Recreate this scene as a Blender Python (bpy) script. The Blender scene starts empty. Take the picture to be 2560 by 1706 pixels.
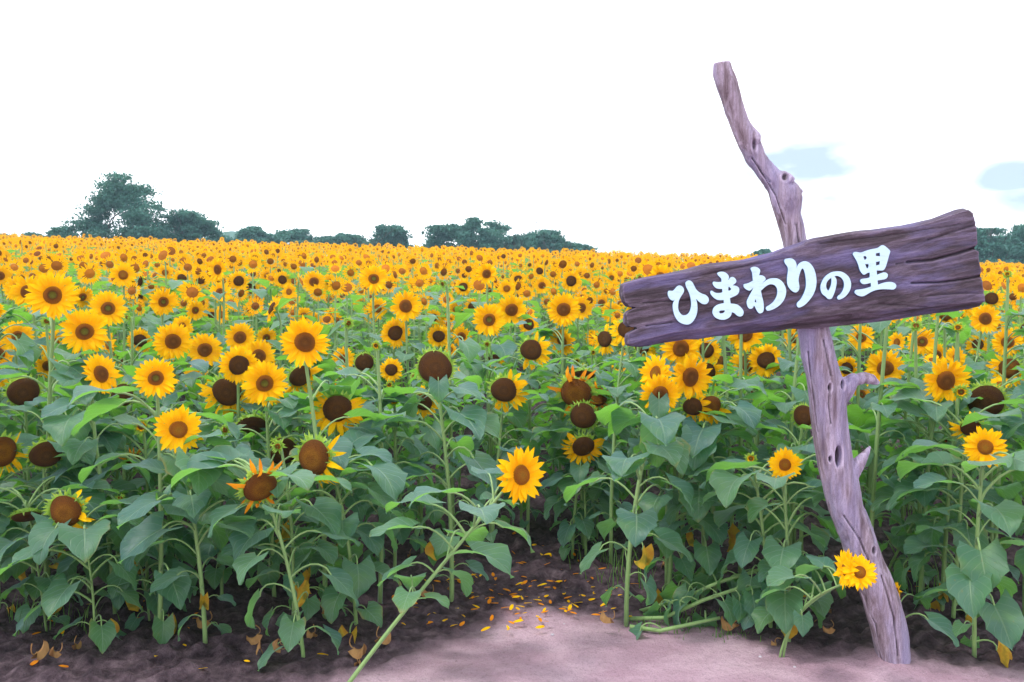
import bpy, bmesh, math, random
import numpy as np
from mathutils import Vector, Matrix, noise
R = math.radians
random.seed(7); rng = np.random.default_rng(7)
scene = bpy.context.scene
col = scene.collection

# ---------------------------------------------------------------- camera
FPX, U0, V0, HOR, EYE = 2133.0, 1280.0, 853.0, 835.0, 1.45
cam = bpy.data.objects.new('camera', bpy.data.cameras.new('camera')); col.objects.link(cam)
cam.data.sensor_width = 36; cam.data.lens = FPX / 2560 * 36
cam.data.clip_start = 0.05; cam.data.clip_end = 3000
PITCH = math.atan((V0 - HOR) / FPX)
cam.location = (0, 0, EYE); cam.rotation_euler = (R(90) - PITCH, 0, 0)
scene.camera = cam

# ---------------------------------------------------------------- world, sun, exposure
SUN_EL, SUN_AZ = R(60), R(248)
world = bpy.data.worlds.new('World'); scene.world = world; world.use_nodes = True
wt = world.node_tree; wt.nodes.clear()
def wn(t, **k):
    n = wt.nodes.new(t)
    for a, b in k.items(): setattr(n, a, b)
    return n
def wmath(op, a, b=None):
    n = wn('ShaderNodeMath', operation=op)
    for i, v in enumerate((a, b)):
        if v is None: continue
        if isinstance(v, (int, float)): n.inputs[i].default_value = v
        else: wt.links.new(v, n.inputs[i])
    return n.outputs[0]
sky = wn('ShaderNodeTexSky', sky_type='NISHITA', sun_disc=False, sun_elevation=SUN_EL, sun_rotation=SUN_AZ)
tc = wn('ShaderNodeTexCoord')
ns = wn('ShaderNodeTexNoise'); ns.inputs['Scale'].default_value = 7; ns.inputs['Detail'].default_value = 5
mp = wn('ShaderNodeMapping'); mp.inputs['Scale'].default_value = (1, 1, 2.6)
wt.links.new(tc.outputs['Generated'], mp.inputs[0]); wt.links.new(mp.outputs[0], ns.inputs['Vector'])
def pdir(u, v):
    x, y = (u - U0) / FPX, (V0 - v) / FPX
    c, s = math.cos(PITCH), math.sin(PITCH)
    return Vector((x, c + y * s, -s + y * c)).normalized()
gap = None
for (u, v, rad, amp) in ((2010, 415, .055, 1.0), (1930, 430, .04, .7), (2085, 497, .04, .8), (2010, 505, .03, .5), (2548, 438, .032, .9),
                         (2565, 500, .036, .7), (1560, 480, .05, .35), (1650, 465, .04, .3), (420, 195, .025, .25), (2245, 430, .02, .3)):
    d = pdir(u, v)
    vd = wn('ShaderNodeVectorMath', operation='SUBTRACT'); wt.links.new(tc.outputs['Generated'], vd.inputs[0]); vd.inputs[1].default_value = d
    vs = wn('ShaderNodeVectorMath', operation='MULTIPLY'); wt.links.new(vd.outputs[0], vs.inputs[0]); vs.inputs[1].default_value = (1, 1, 2.1)
    ln = wn('ShaderNodeVectorMath', operation='LENGTH'); wt.links.new(vs.outputs[0], ln.inputs[0])
    q = wmath('MULTIPLY', wmath('MAXIMUM', wmath('SUBTRACT', 1.0, wmath('DIVIDE', ln.outputs['Value'], rad * 1.9)), 0.0), amp)
    gap = q if gap is None else wmath('MAXIMUM', gap, q)
g2 = wmath('MULTIPLY', gap, wmath('MAXIMUM', wmath('MULTIPLY', wmath('SUBTRACT', ns.outputs['Fac'], .25), 5.0), 0.0))
g2 = wmath('MINIMUM', g2, 0.9)
blue = wn('ShaderNodeMix', data_type='RGBA'); blue.inputs[0].default_value = 0.85
wt.links.new(sky.outputs[0], blue.inputs[6]); blue.inputs[7].default_value = (3.3, 4.1, 5.3, 1)
cl = wn('ShaderNodeMix', data_type='RGBA')
wt.links.new(g2, cl.inputs[0]); cl.inputs[6].default_value = (12.5, 12.6, 13.2, 1); wt.links.new(blue.outputs[2], cl.inputs[7])
bg = wn('ShaderNodeBackground'); bg.inputs['Strength'].default_value = 0.1
wt.links.new(cl.outputs[2], bg.inputs[0])
wo = wn('ShaderNodeOutputWorld'); wt.links.new(bg.outputs[0], wo.inputs[0])
sun = bpy.data.objects.new('sun', bpy.data.lights.new('sun', 'SUN')); col.objects.link(sun)
sun.data.energy = 1.5; sun.data.angle = R(10); sun.data.color = (1, .96, .9)
sd = Vector((math.sin(SUN_AZ) * math.cos(SUN_EL), math.cos(SUN_AZ) * math.cos(SUN_EL), math.sin(SUN_EL)))
sun.rotation_euler = sd.to_track_quat('Z', 'Y').to_euler()
scene.view_settings.view_transform = 'Standard'; scene.view_settings.look = 'None'
scene.view_settings.exposure = 0.8; scene.view_settings.gamma = 1
scene.cycles.use_denoising = True
scene.cycles.max_bounces = 8; scene.cycles.transparent_max_bounces = 4; scene.cycles.volume_bounces = 0

# ---------------------------------------------------------------- helpers
def tag(o, label=None, cat=None, group=None, kind=None):
    if label: o['label'] = label
    if cat: o['category'] = cat
    if group: o['group'] = group
    if kind: o['kind'] = kind
    return o
def link(o, parent=None):
    col.objects.link(o)
    if parent is not None: o.parent = parent
    return o
def empty(name, loc):
    o = bpy.data.objects.new(name, None); o.empty_display_size = .1; o.location = loc
    return link(o)
def unproj(u, v, d):
    p = pdir(u, v); return Vector((0, 0, EYE)) + p * (d / p.y)
def proj(p):
    x, y, z = p[0], p[1], p[2] - EYE
    c, s = math.cos(PITCH), math.sin(PITCH)
    f = y * c - z * s; up = y * s + z * c
    return U0 + x / f * FPX, V0 - up / f * FPX
def gh(x, y):
    q = .8 * math.log1p(math.exp(min((y - 4.5) / .8, 60))) if y < 45 else y - 4.5
    s = .105 - .0317 * max(-1.2, min(1.2, x / max(y, 1)))
    if q > 34: q = 34 + 8 * (1 - math.exp(-(q - 34) / 8)) - max(0, q - 46) * .25
    return s * max(q, -5)
def ground_hit(u, v):
    p = pdir(u, v); d = 3.0
    while d < 60:
        a = Vector((0, 0, EYE)) + p * (d / p.y)
        if a.z < gh(a.x, a.y): return a
        d += .02
    return a
class MB:
    """mesh buffer: polygons of any size, a material slot and a random number per vertex, uv per vertex"""
    def __init__(s): s.v = []; s.f = []; s.m = []; s.r = []; s.uv = []
    def add(s, vs, fs, mat=0, rnd=0.5, uv=None):
        b = len(s.v); s.v += [tuple(a) for a in vs]
        s.f += [tuple(b + i for i in f) for f in fs]; s.m += [mat] * len(fs); s.r += [rnd] * len(vs)
        s.uv += list(uv) if uv is not None else [(0.0, 0.0)] * len(vs)
    def tube(s, pts, rad, n=6, mat=0, rnd=.5, cap=True):
        pts = [Vector(p) for p in pts]; vs = []; up = Vector((.13, .9, .2))
        for i, p in enumerate(pts):
            t = (pts[min(i + 1, len(pts) - 1)] - pts[max(i - 1, 0)]).normalized()
            a = t.cross(up)
            a = a.normalized() if a.length > 1e-4 else Vector((1, 0, 0)); b = t.cross(a)
            up = b * -1 if False else up
            r = rad[i] if isinstance(rad, (list, tuple)) else rad
            for k in range(n):
                an = 2 * math.pi * k / n; vs.append(p + (a * math.cos(an) + b * math.sin(an)) * r)
        fs = [(i * n + k, i * n + (k + 1) % n, (i + 1) * n + (k + 1) % n, (i + 1) * n + k) for i in range(len(pts) - 1) for k in range(n)]
        if cap: fs += [tuple(range(n - 1, -1, -1)), tuple((len(pts) - 1) * n + k for k in range(n))]
        s.add(vs, fs, mat, rnd)
    def merge(s, o, M=None, rnd=None):
        b = len(s.v)
        vs = [tuple(M @ Vector(v)) for v in o.v] if M is not None else list(o.v)
        s.v += vs; s.f += [tuple(b + i for i in f) for f in o.f]; s.m += o.m; s.uv += o.uv
        s.r += [rnd] * len(vs) if rnd is not None else o.r
    def mesh(s, name, mats, smooth=True):
        return np_mesh(name, np.array(s.v, dtype=np.float32), np.array([i for f in s.f for i in f], dtype=np.int32),
                       np.array([len(f) for f in s.f], dtype=np.int32), np.array(s.m, dtype=np.int32), np.array(s.r, dtype=np.float32), mats,
                       smooth, np.array(s.uv, dtype=np.float32))
def np_mesh(name, V, L, T, Mi, Rn, mats, smooth=True, UV=None):
    me = bpy.data.meshes.new(name)
    me.vertices.add(len(V)); me.vertices.foreach_set('co', V.ravel())
    me.loops.add(len(L)); me.loops.foreach_set('vertex_index', L)
    me.polygons.add(len(T)); st = np.concatenate(([0], np.cumsum(T)[:-1])).astype(np.int32)
    me.polygons.foreach_set('loop_start', st)
    for m in mats: me.materials.append(m)
    me.polygons.foreach_set('material_index', Mi)
    me.polygons.foreach_set('use_smooth', np.full(len(T), smooth))
    me.update(calc_edges=True)
    a = me.attributes.new('rnd', 'FLOAT', 'POINT'); a.data.foreach_set('value', Rn)
    if UV is not None:
        u = me.uv_layers.new(name='UVMap'); u.data.foreach_set('uv', UV[L].ravel())
    me.validate()
    return me
def obj(name, me, parent=None, loc=None, M=None):
    o = bpy.data.objects.new(name, me)
    link(o, parent)
    if M is not None: o.matrix_local = M
    if loc is not None: o.location = loc
    return o
def replicate(tpls, choice, mats):
    """numpy copies of templates (V,L,T,M) at 4x4 matrices, merged to arrays"""
    Vs, Ls, Ts, Ms, Rs = [], [], [], [], []; off = 0
    for ti, (V, L, T, M) in enumerate(tpls):
        idx = np.where(choice == ti)[0]
        if len(idx) == 0: continue
        A = mats[idx]; n = len(idx); nv = len(V)
        W = np.einsum('nij,vj->nvi', A[:, :3, :3], V) + A[:, None, :3, 3]
        Vs.append(W.reshape(-1, 3)); Ls.append((L[None] + (off + np.arange(n) * nv)[:, None]).ravel())
        Ts.append(np.tile(T, n)); Ms.append(np.tile(M, n)); Rs.append(np.repeat(rng.random(n), nv)); off += n * nv
    return (np.concatenate(Vs).astype(np.float32), np.concatenate(Ls).astype(np.int32), np.concatenate(Ts).astype(np.int32),
            np.concatenate(Ms).astype(np.int32), np.concatenate(Rs).astype(np.float32))
def tpl(mb):
    return (np.array(mb.v), np.array([i for f in mb.f for i in f]), np.array([len(f) for f in mb.f]), np.array(mb.m))

# ---------------------------------------------------------------- materials
def mat(name):
    m = bpy.data.materials.new(name); m.use_nodes = True; m.node_tree.nodes.clear(); return m
class NT:
    def __init__(s, name): s.m = mat(name); s.t = s.m.node_tree; s.out = s.n('ShaderNodeOutputMaterial')
    def n(s, t, **k):
        x = s.t.nodes.new(t)
        for a, b in k.items(): setattr(x, a, b)
        return x
    def l(s, a, b): s.t.links.new(a, b)
    def put(s, inp, v):
        if isinstance(v, bpy.types.NodeSocket): s.l(v, inp)
        else: inp.default_value = v
    def math(s, op, a, b=0.0, c=None):
        x = s.n('ShaderNodeMath', operation=op); s.put(x.inputs[0], a); s.put(x.inputs[1], b)
        if c is not None: s.put(x.inputs[2], c)
        return x.outputs[0]
    def mix(s, f, a, b, blend='MIX'):
        x = s.n('ShaderNodeMix', data_type='RGBA', blend_type=blend); s.put(x.inputs[0], f)
        for i, v in ((6, a), (7, b)):
            s.put(x.inputs[i], (*v, 1) if isinstance(v, tuple) and len(v) == 3 else v)
        return x.outputs[2]
    def noise(s, vec, scale, detail=4, rough=.55, dist=0):
        x = s.n('ShaderNodeTexNoise'); s.l(vec, x.inputs['Vector']); x.inputs['Scale'].default_value = scale
        x.inputs['Detail'].default_value = detail; x.inputs['Roughness'].default_value = rough; x.inputs['Distortion'].default_value = dist
        return x.outputs['Fac']
    def map(s, vec, scale):
        x = s.n('ShaderNodeMapping'); s.l(vec, x.inputs[0]); x.inputs['Scale'].default_value = scale; return x.outputs[0]
    def ramp(s, f, *stops):
        x = s.n('ShaderNodeValToRGB'); s.l(f, x.inputs[0]); e = x.color_ramp.elements
        while len(e) < len(stops): e.new(.5)
        for k, (p, c) in enumerate(stops): e[k].position = p; e[k].color = (*c, 1) if len(c) == 3 else c
        return x.outputs[0]
    def step(s, f, a, b):
        x = s.n('ShaderNodeMapRange'); s.put(x.inputs[0], f); x.inputs[1].default_value = a; x.inputs[2].default_value = b
        if a > b: x.inputs[1].default_value = b; x.inputs[2].default_value = a; x.inputs[3].default_value = 1; x.inputs[4].default_value = 0
        x.interpolation_type = 'SMOOTHSTEP'; return x.outputs[0]
    def attr(s, n): x = s.n('ShaderNodeAttribute'); x.attribute_name = n; return x.outputs['Fac']
    def obj(s): return s.n('ShaderNodeTexCoord').outputs['Object']
    def geo(s): return s.n('ShaderNodeNewGeometry')
    def bump(s, h, st, d):
        x = s.n('ShaderNodeBump'); s.l(h, x.inputs['Height']); x.inputs['Strength'].default_value = st; x.inputs['Distance'].default_value = d
        return x.outputs[0]
    def bsdf(s, c, rough=.6, spec=.4, normal=None, trans=None, tf=.3, sheen=0):
        p = s.n('ShaderNodeBsdfPrincipled'); s.put(p.inputs['Base Color'], (*c, 1) if isinstance(c, tuple) else c)
        s.put(p.inputs['Roughness'], rough); p.inputs['Specular IOR Level'].default_value = spec
        if sheen: p.inputs['Sheen Weight'].default_value = sheen; p.inputs['Sheen Tint'].default_value = (.6, .8, 1, 1)
        if normal is not None: s.l(normal, p.inputs['Normal'])
        o = p.outputs[0]
        if trans is not None:
            t = s.n('ShaderNodeBsdfTranslucent'); s.put(t.inputs[0], (*trans, 1) if isinstance(trans, tuple) else trans)
            mx = s.n('ShaderNodeMixShader'); mx.inputs[0].default_value = tf; s.l(o, mx.inputs[1]); s.l(t.outputs[0], mx.inputs[2]); o = mx.outputs[0]
        s.l(o, s.out.inputs[0]); return s.m
def leaf_mat(name, c1, c2, cv, tr, near=True):
    t = NT(name); rn = t.attr('rnd')
    f = t.math('FRACT', t.math('ADD', rn, t.n('ShaderNodeObjectInfo').outputs['Random']))
    base = t.mix(f, c1, c2)
    nz = t.noise(t.geo().outputs['Position'], 9 if near else 1.2, 3)
    base = t.mix(t.math('MULTIPLY', t.step(nz, .45, .75), .5), base, cv)
    nrm = None
    if near:
        uvn = t.n('ShaderNodeUVMap').outputs[0]; sx = t.n('ShaderNodeSeparateXYZ'); t.l(uvn, sx.inputs[0])
        au = t.math('ABSOLUTE', sx.outputs[0]); mid = t.math('SUBTRACT', 1.0, t.step(au, .015, .06))
        k = t.math('FRACT', t.math('MULTIPLY', t.math('SUBTRACT', sx.outputs[1], t.math('MULTIPLY', au, .42)), 5.5))
        k = t.math('ABSOLUTE', t.math('SUBTRACT', k, .5)); sv = t.math('MULTIPLY', t.math('SUBTRACT', 1.0, t.step(k, .02, .09)), .45)
        vein = t.math('MAXIMUM', mid, sv)
        base = t.mix(t.math('MULTIPLY', vein, .55), base, (.25, .38, .22))
        rim = t.math('MULTIPLY', t.step(t.math('ADD', t.math('MAXIMUM', au, sx.outputs[1]), t.math('MULTIPLY', t.math('SUBTRACT', nz, .5), .8)), .93, 1.1), t.step(f, .45, .8))
        base = t.mix(t.math('MULTIPLY', rim, .7), base, (.28, .19, .05))
        sp = t.noise(t.geo().outputs['Position'], 46, 3); base = t.mix(t.math('MULTIPLY', t.step(sp, .67, .74), .5), base, (.20, .15, .05))
        nrm = t.bump(t.math('ADD', t.math('MULTIPLY', vein, -1.0), t.math('MULTIPLY', nz, 2.0)), .6, .006)
    bk = t.geo().outputs['Backfacing']
    base = t.mix(t.math('MULTIPLY', bk, .35), base, (.13, .25, .12))
    return t.bsdf(base, .5, .65, nrm, tr, .42, .4)
LEAF = leaf_mat('leaf_green', (.026, .105, .105), (.060, .165, .07), (.10, .23, .05), (.20, .52, .03))
LEAFFAR = leaf_mat('leaf_far', (.03, .12, .07), (.06, .18, .06), (.12, .27, .05), (.24, .55, .04), False)
_t = NT('leaf_dry'); _n = _t.noise(_t.obj(), 14, 4)
DRY = _t.bsdf(_t.ramp(_n, (.35, (.10, .14, .02)), (.5, (.55, .36, .03)), (.7, (.42, .17, .03))), .7, .2, None, (.6, .35, .05), .35)
_t = NT('stem_green'); _n = _t.noise(_t.map(_t.geo().outputs['Position'], (30, 30, 6)), 1.5, 4)
STEM = _t.bsdf(_t.mix(_n, (.14, .27, .08), (.28, .40, .15)), .55, .4, _t.bump(_n, .4, .003), (.3, .5, .1), .12, .2)
_t = NT('sepal_green'); SEPAL = _t.bsdf(_t.mix(_t.attr('rnd'), (.16, .34, .05), (.36, .52, .08)), .55, .3, None, (.5, .7, .1), .35)
def petal_mat(name, a, b, c, tr):
    t = NT(name); rn = t.attr('rnd')
    uvn = t.n('ShaderNodeUVMap').outputs[0]; sx = t.n('ShaderNodeSeparateXYZ'); t.l(uvn, sx.inputs[0])
    base = t.mix(rn, a, b)
    base = t.mix(t.math('MULTIPLY', t.math('SUBTRACT', 1.0, t.step(sx.outputs[1], 0.0, .5)), .6), base, c)
    w = t.math('SINE', t.math('MULTIPLY', sx.outputs[0], 14.0))
    return t.bsdf(base, .7, .08, t.bump(w, .3, .002), tr, .35)
PETAL = petal_mat('petal_yellow', (.96, .60, .005), (.95, .50, .003), (.92, .36, .003), (.98, .6, .01))
PETALOLD = petal_mat('petal_orange', (.85, .33, .01), (.72, .20, .012), (.5, .14, .01), (.9, .35, .02))
PETALFAR = (lambda t: t.bsdf(t.mix(t.attr('rnd'), (.95, .47, .002), (.93, .36, .001)), .8, .05, None, (.96, .54, .01), .35))(NT('petal_far'))
def disc_mat(name, stops, bump=.8):
    t = NT(name); o = t.obj(); s = t.n('ShaderNodeSeparateXYZ'); t.l(o, s.inputs[0])
    r = t.math('SQRT', t.math('ADD', t.math('POWER', s.outputs[0], 2.0), t.math('POWER', s.outputs[1], 2.0)))
    nz = t.noise(o, 5, 3)
    f = t.math('ADD', r, t.math('MULTIPLY', t.math('SUBTRACT', nz, .5), .12))
    base = t.ramp(f, *stops)
    v = t.n('ShaderNodeTexVoronoi'); t.l(o, v.inputs['Vector']); v.inputs['Scale'].default_value = 26
    base = t.mix(t.math('MULTIPLY', t.step(v.outputs['Distance'], .3, .7), .4), base, (.035, .014, .006))
    return t.bsdf(base, .8, .15, t.bump(v.outputs['Distance'], bump, .03))
D_GREEN = disc_mat('disc_green_centre', ((.0, (.30, .30, .03)), (.32, (.24, .20, .02)), (.44, (.19, .06, .01)), (.62, (.40, .12, .01)), (.85, (.50, .17, .01)), (1.0, (.75, .30, .01))))
D_BROWN = disc_mat('disc_brown', ((.0, (.36, .14, .02)), (.35, (.24, .08, .012)), (.62, (.32, .105, .013)), (.88, (.46, .15, .012)), (1.0, (.7, .28, .01))))
D_ORANGE = disc_mat('disc_orange', ((.0, (.58, .28, .02)), (.4, (.60, .22, .012)), (.8, (.50, .15, .01)), (1.0, (.7, .3, .01))))
D_DARK = disc_mat('disc_dark', ((.0, (.30, .13, .035)), (.3, (.20, .085, .025)), (.42, (.25, .10, .02)), (.8, (.17, .065, .02)), (1.0, (.16, .08, .02))), 1)
D_OLD = disc_mat('disc_old_orange', ((.0, (.46, .17, .02)), (.4, (.58, .23, .02)), (.72, (.36, .12, .015)), (1.0, (.26, .09, .014))), 1)
D_FAR2 = (lambda t: t.bsdf(t.mix(t.math('POWER', t.attr('rnd'), 2.5), (.62, .22, .008), (.16, .055, .01)), .9, .05))(NT('disc_far_orange'))
D_FAR = (lambda t: t.bsdf(t.mix(t.attr('rnd'), (.42, .14, .012), (.14, .05, .012)), .9, .1))(NT('disc_far'))

# ---------------------------------------------------------------- terrain
def make_ground():
    xs = [0.0]; st = .03
    while xs[-1] < 5: xs.append(xs[-1] + st)
    while xs[-1] < 240: st *= 1.10; xs.append(xs[-1] + st)
    xs = np.array([-x for x in xs[:0:-1]] + xs)
    ys = [2.0]; st = .028
    while ys[-1] < 7: ys.append(ys[-1] + st)
    while ys[-1] < 460: st *= 1.07; ys.append(ys[-1] + st)
    ys = np.array([-20, -6, -2, 0, 1, 1.5] + ys)
    V = np.zeros((len(ys), len(xs), 3), dtype=np.float32)
    for j, y in enumerate(ys):
        for i, x in enumerate(xs):
            z = gh(x, y)
            if abs(x) < 7.2 and 2 < y < 9.2:
                b = bare(x, y)
                p = Vector((x, y, 0))
                c = abs(noise.noise(p * 9)) * .07 + noise.noise(p * 3.1) * .03 + max(0, noise.noise(p * 15)) * .05 + abs(noise.noise(p * 33)) * .02
                z += c * (1 - b) + noise.noise(p * 2.0) * .012 * b + noise.noise(p * 14) * .005 * b
            z += .02 * math.exp(-((x - 1.66) ** 2 + (y - 3.7) ** 2) / .025) if 3 < y < 4.5 else 0
            V[j, i] = (x, y, z)
    ny, nx = len(ys), len(xs)
    I = np.arange(ny * nx).reshape(ny, nx)
    Q = np.stack([I[:-1, :-1], I[:-1, 1:], I[1:, 1:], I[1:, :-1]], -1).reshape(-1, 4)
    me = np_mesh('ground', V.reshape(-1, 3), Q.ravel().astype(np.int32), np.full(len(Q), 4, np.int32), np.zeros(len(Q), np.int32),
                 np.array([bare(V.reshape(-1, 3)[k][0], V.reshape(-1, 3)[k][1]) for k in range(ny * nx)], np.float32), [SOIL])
    return tag(obj('ground', me), kind='structure')
def path_edge(x):   # the trodden strip: its far edge (y) at each x
    pts = [(-3, 3.2), (-1.4, 3.3), (-.75, 3.42), (-.45, 3.75), (0, 4.3), (.5, 4.25), (.9, 4.1), (1.3, 3.9), (1.8, 3.65), (4, 3.3)]
    for (a, ya), (b, yb) in zip(pts, pts[1:]):
        if x < b: return ya + (yb - ya) * max(0, (x - a)) / (b - a)
    return 3.5
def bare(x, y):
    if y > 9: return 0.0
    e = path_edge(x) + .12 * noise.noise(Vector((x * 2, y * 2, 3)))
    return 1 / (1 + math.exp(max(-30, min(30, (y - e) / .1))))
_t = NT('soil'); P = _t.geo().outputs['Position']; b_ = _t.attr('rnd')
n1 = _t.noise(P, 16, 8, .65); n2 = _t.noise(P, 2.2, 5, .6); n3 = _t.noise(_t.map(P, (1, 1.5, 1)), 2.6, 6, .6, .4); n4 = _t.noise(P, 60, 6, .7)
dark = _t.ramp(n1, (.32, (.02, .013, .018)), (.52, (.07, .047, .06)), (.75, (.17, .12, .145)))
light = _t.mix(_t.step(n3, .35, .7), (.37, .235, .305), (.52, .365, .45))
n5 = _t.noise(P, 210, 4, .7)
light = _t.mix(_t.math('MULTIPLY', _t.step(n5, .5, .68), .45), light, (.20, .145, .18))
light = _t.mix(_t.math('MULTIPLY', _t.step(n5, .42, .3), .5), light, (.62, .5, .58))
light = _t.mix(_t.math('MULTIPLY', _t.step(n4, .5, .7), .5), light, (.19, .13, .165))
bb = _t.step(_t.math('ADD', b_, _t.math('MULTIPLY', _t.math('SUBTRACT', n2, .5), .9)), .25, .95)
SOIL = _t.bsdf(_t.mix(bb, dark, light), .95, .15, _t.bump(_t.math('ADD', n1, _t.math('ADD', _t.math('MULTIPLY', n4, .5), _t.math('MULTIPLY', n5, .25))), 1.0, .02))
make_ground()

# ---------------------------------------------------------------- sign post
def evaluated(o):
    dg = bpy.context.evaluated_depsgraph_get(); me = bpy.data.meshes.new_from_object(o.evaluated_get(dg)); return me
def remeshed(mb, voxel, name, m, warp):
    me = mb.mesh('tmp', [m]); o = bpy.data.objects.new('tmp', me); col.objects.link(o)
    md = o.modifiers.new('r', 'REMESH'); md.mode = 'VOXEL'; md.voxel_size = voxel; md.use_smooth_shade = True
    sm = o.modifiers.new('s', 'SMOOTH'); sm.iterations = 3; sm.factor = .5
    out = evaluated(o); bpy.data.objects.remove(o); bpy.data.meshes.remove(me)
    n = len(out.vertices); co = np.empty(n * 3, np.float32); out.vertices.foreach_get('co', co); no = np.empty(n * 3, np.float32)
    out.vertices.foreach_get('normal', no)
    co = co.reshape(-1, 3); no = no.reshape(-1, 3)
    co = warp(co, no); out.vertices.foreach_set('co', co.ravel().astype(np.float32)); out.update(); out.name = name
    if not len(out.materials): out.materials.append(m)
    return out
def wood_mat(name, a, b, c, stretch, rot=0, sc=1.0, patch=(.3, .3, .45)):
    t = NT(name); o = t.obj()
    mp_ = t.n('ShaderNodeMapping'); t.l(o, mp_.inputs[0]); mp_.inputs['Rotation'].default_value = (0, rot, 0)
    mp2 = t.map(mp_.outputs[0], stretch)
    g = t.noise(mp2, 9 * sc, 8, .65, .5); big = t.noise(t.map(mp_.outputs[0], tuple(.25 * s + .12 for s in stretch)), 9, 4, .6)
    fine = t.noise(mp2, 34 * sc, 6, .7)
    base = t.ramp(g, (.32, a), (.5, b), (.7, c))
    base = t.mix(t.math('MULTIPLY', t.step(big, .42, .68), .65), base, patch)
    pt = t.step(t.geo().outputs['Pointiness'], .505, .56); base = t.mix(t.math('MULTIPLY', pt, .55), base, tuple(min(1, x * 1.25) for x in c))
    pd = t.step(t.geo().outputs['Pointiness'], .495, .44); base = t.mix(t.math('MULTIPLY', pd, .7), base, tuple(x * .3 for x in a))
    crack = t.math('SUBTRACT', 1.0, t.step(t.math('ABSOLUTE', t.math('SUBTRACT', fine, .5)), .0, .025))
    base = t.mix(t.math('MULTIPLY', crack, .45), base, tuple(x * .25 for x in a))
    return t.bsdf(base, .8, .25, t.bump(t.math('ADD', g, t.math('MULTIPLY', fine, .6)), .7, .012))
POSTM = wood_mat('driftwood', (.10, .062, .075), (.255, .195, .245), (.46, .385, .52), (3.2, 3.2, .3), 0, 1.4, (.30, .27, .47))
BOARDM = wood_mat('old_board', (.026, .018, .023), (.066, .046, .062), (.17, .13, .19), (.5, 3.4, 3.4), R(11), 1.0, (.16, .14, .32))
PD = 3.68
POST = [(158, 1782, 1826), (180, 1779, 1832), (215, 1789, 1847), (261, 1805, 1857), (307, 1821, 1874), (352, 1839, 1900), (398, 1863, 1920), (429, 1882, 1947),
        (460, 1903, 1985), (483, 1916, 2004), (502, 1926, 2006), (540, 1939, 2002), (571, 1949, 2011), (617, 1958, 2018), (700, 1972, 2045), (825, 1993, 2072),
        (883, 2000, 2086), (932, 2013, 2098), (990, 2023, 2116), (1036, 2029, 2117), (1097, 2036, 2122), (1163, 2044, 2132), (1221, 2056, 2148), (1278, 2071, 2161),
        (1336, 2096, 2188), (1374, 2110, 2203), (1412, 2125, 2216), (1450, 2138, 2232), (1489, 2152, 2246), (1527, 2165, 2255), (1565, 2176, 2264), (1604, 2185, 2271),
        (1642, 2194, 2276), (1690, 2203, 2284)]
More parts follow.
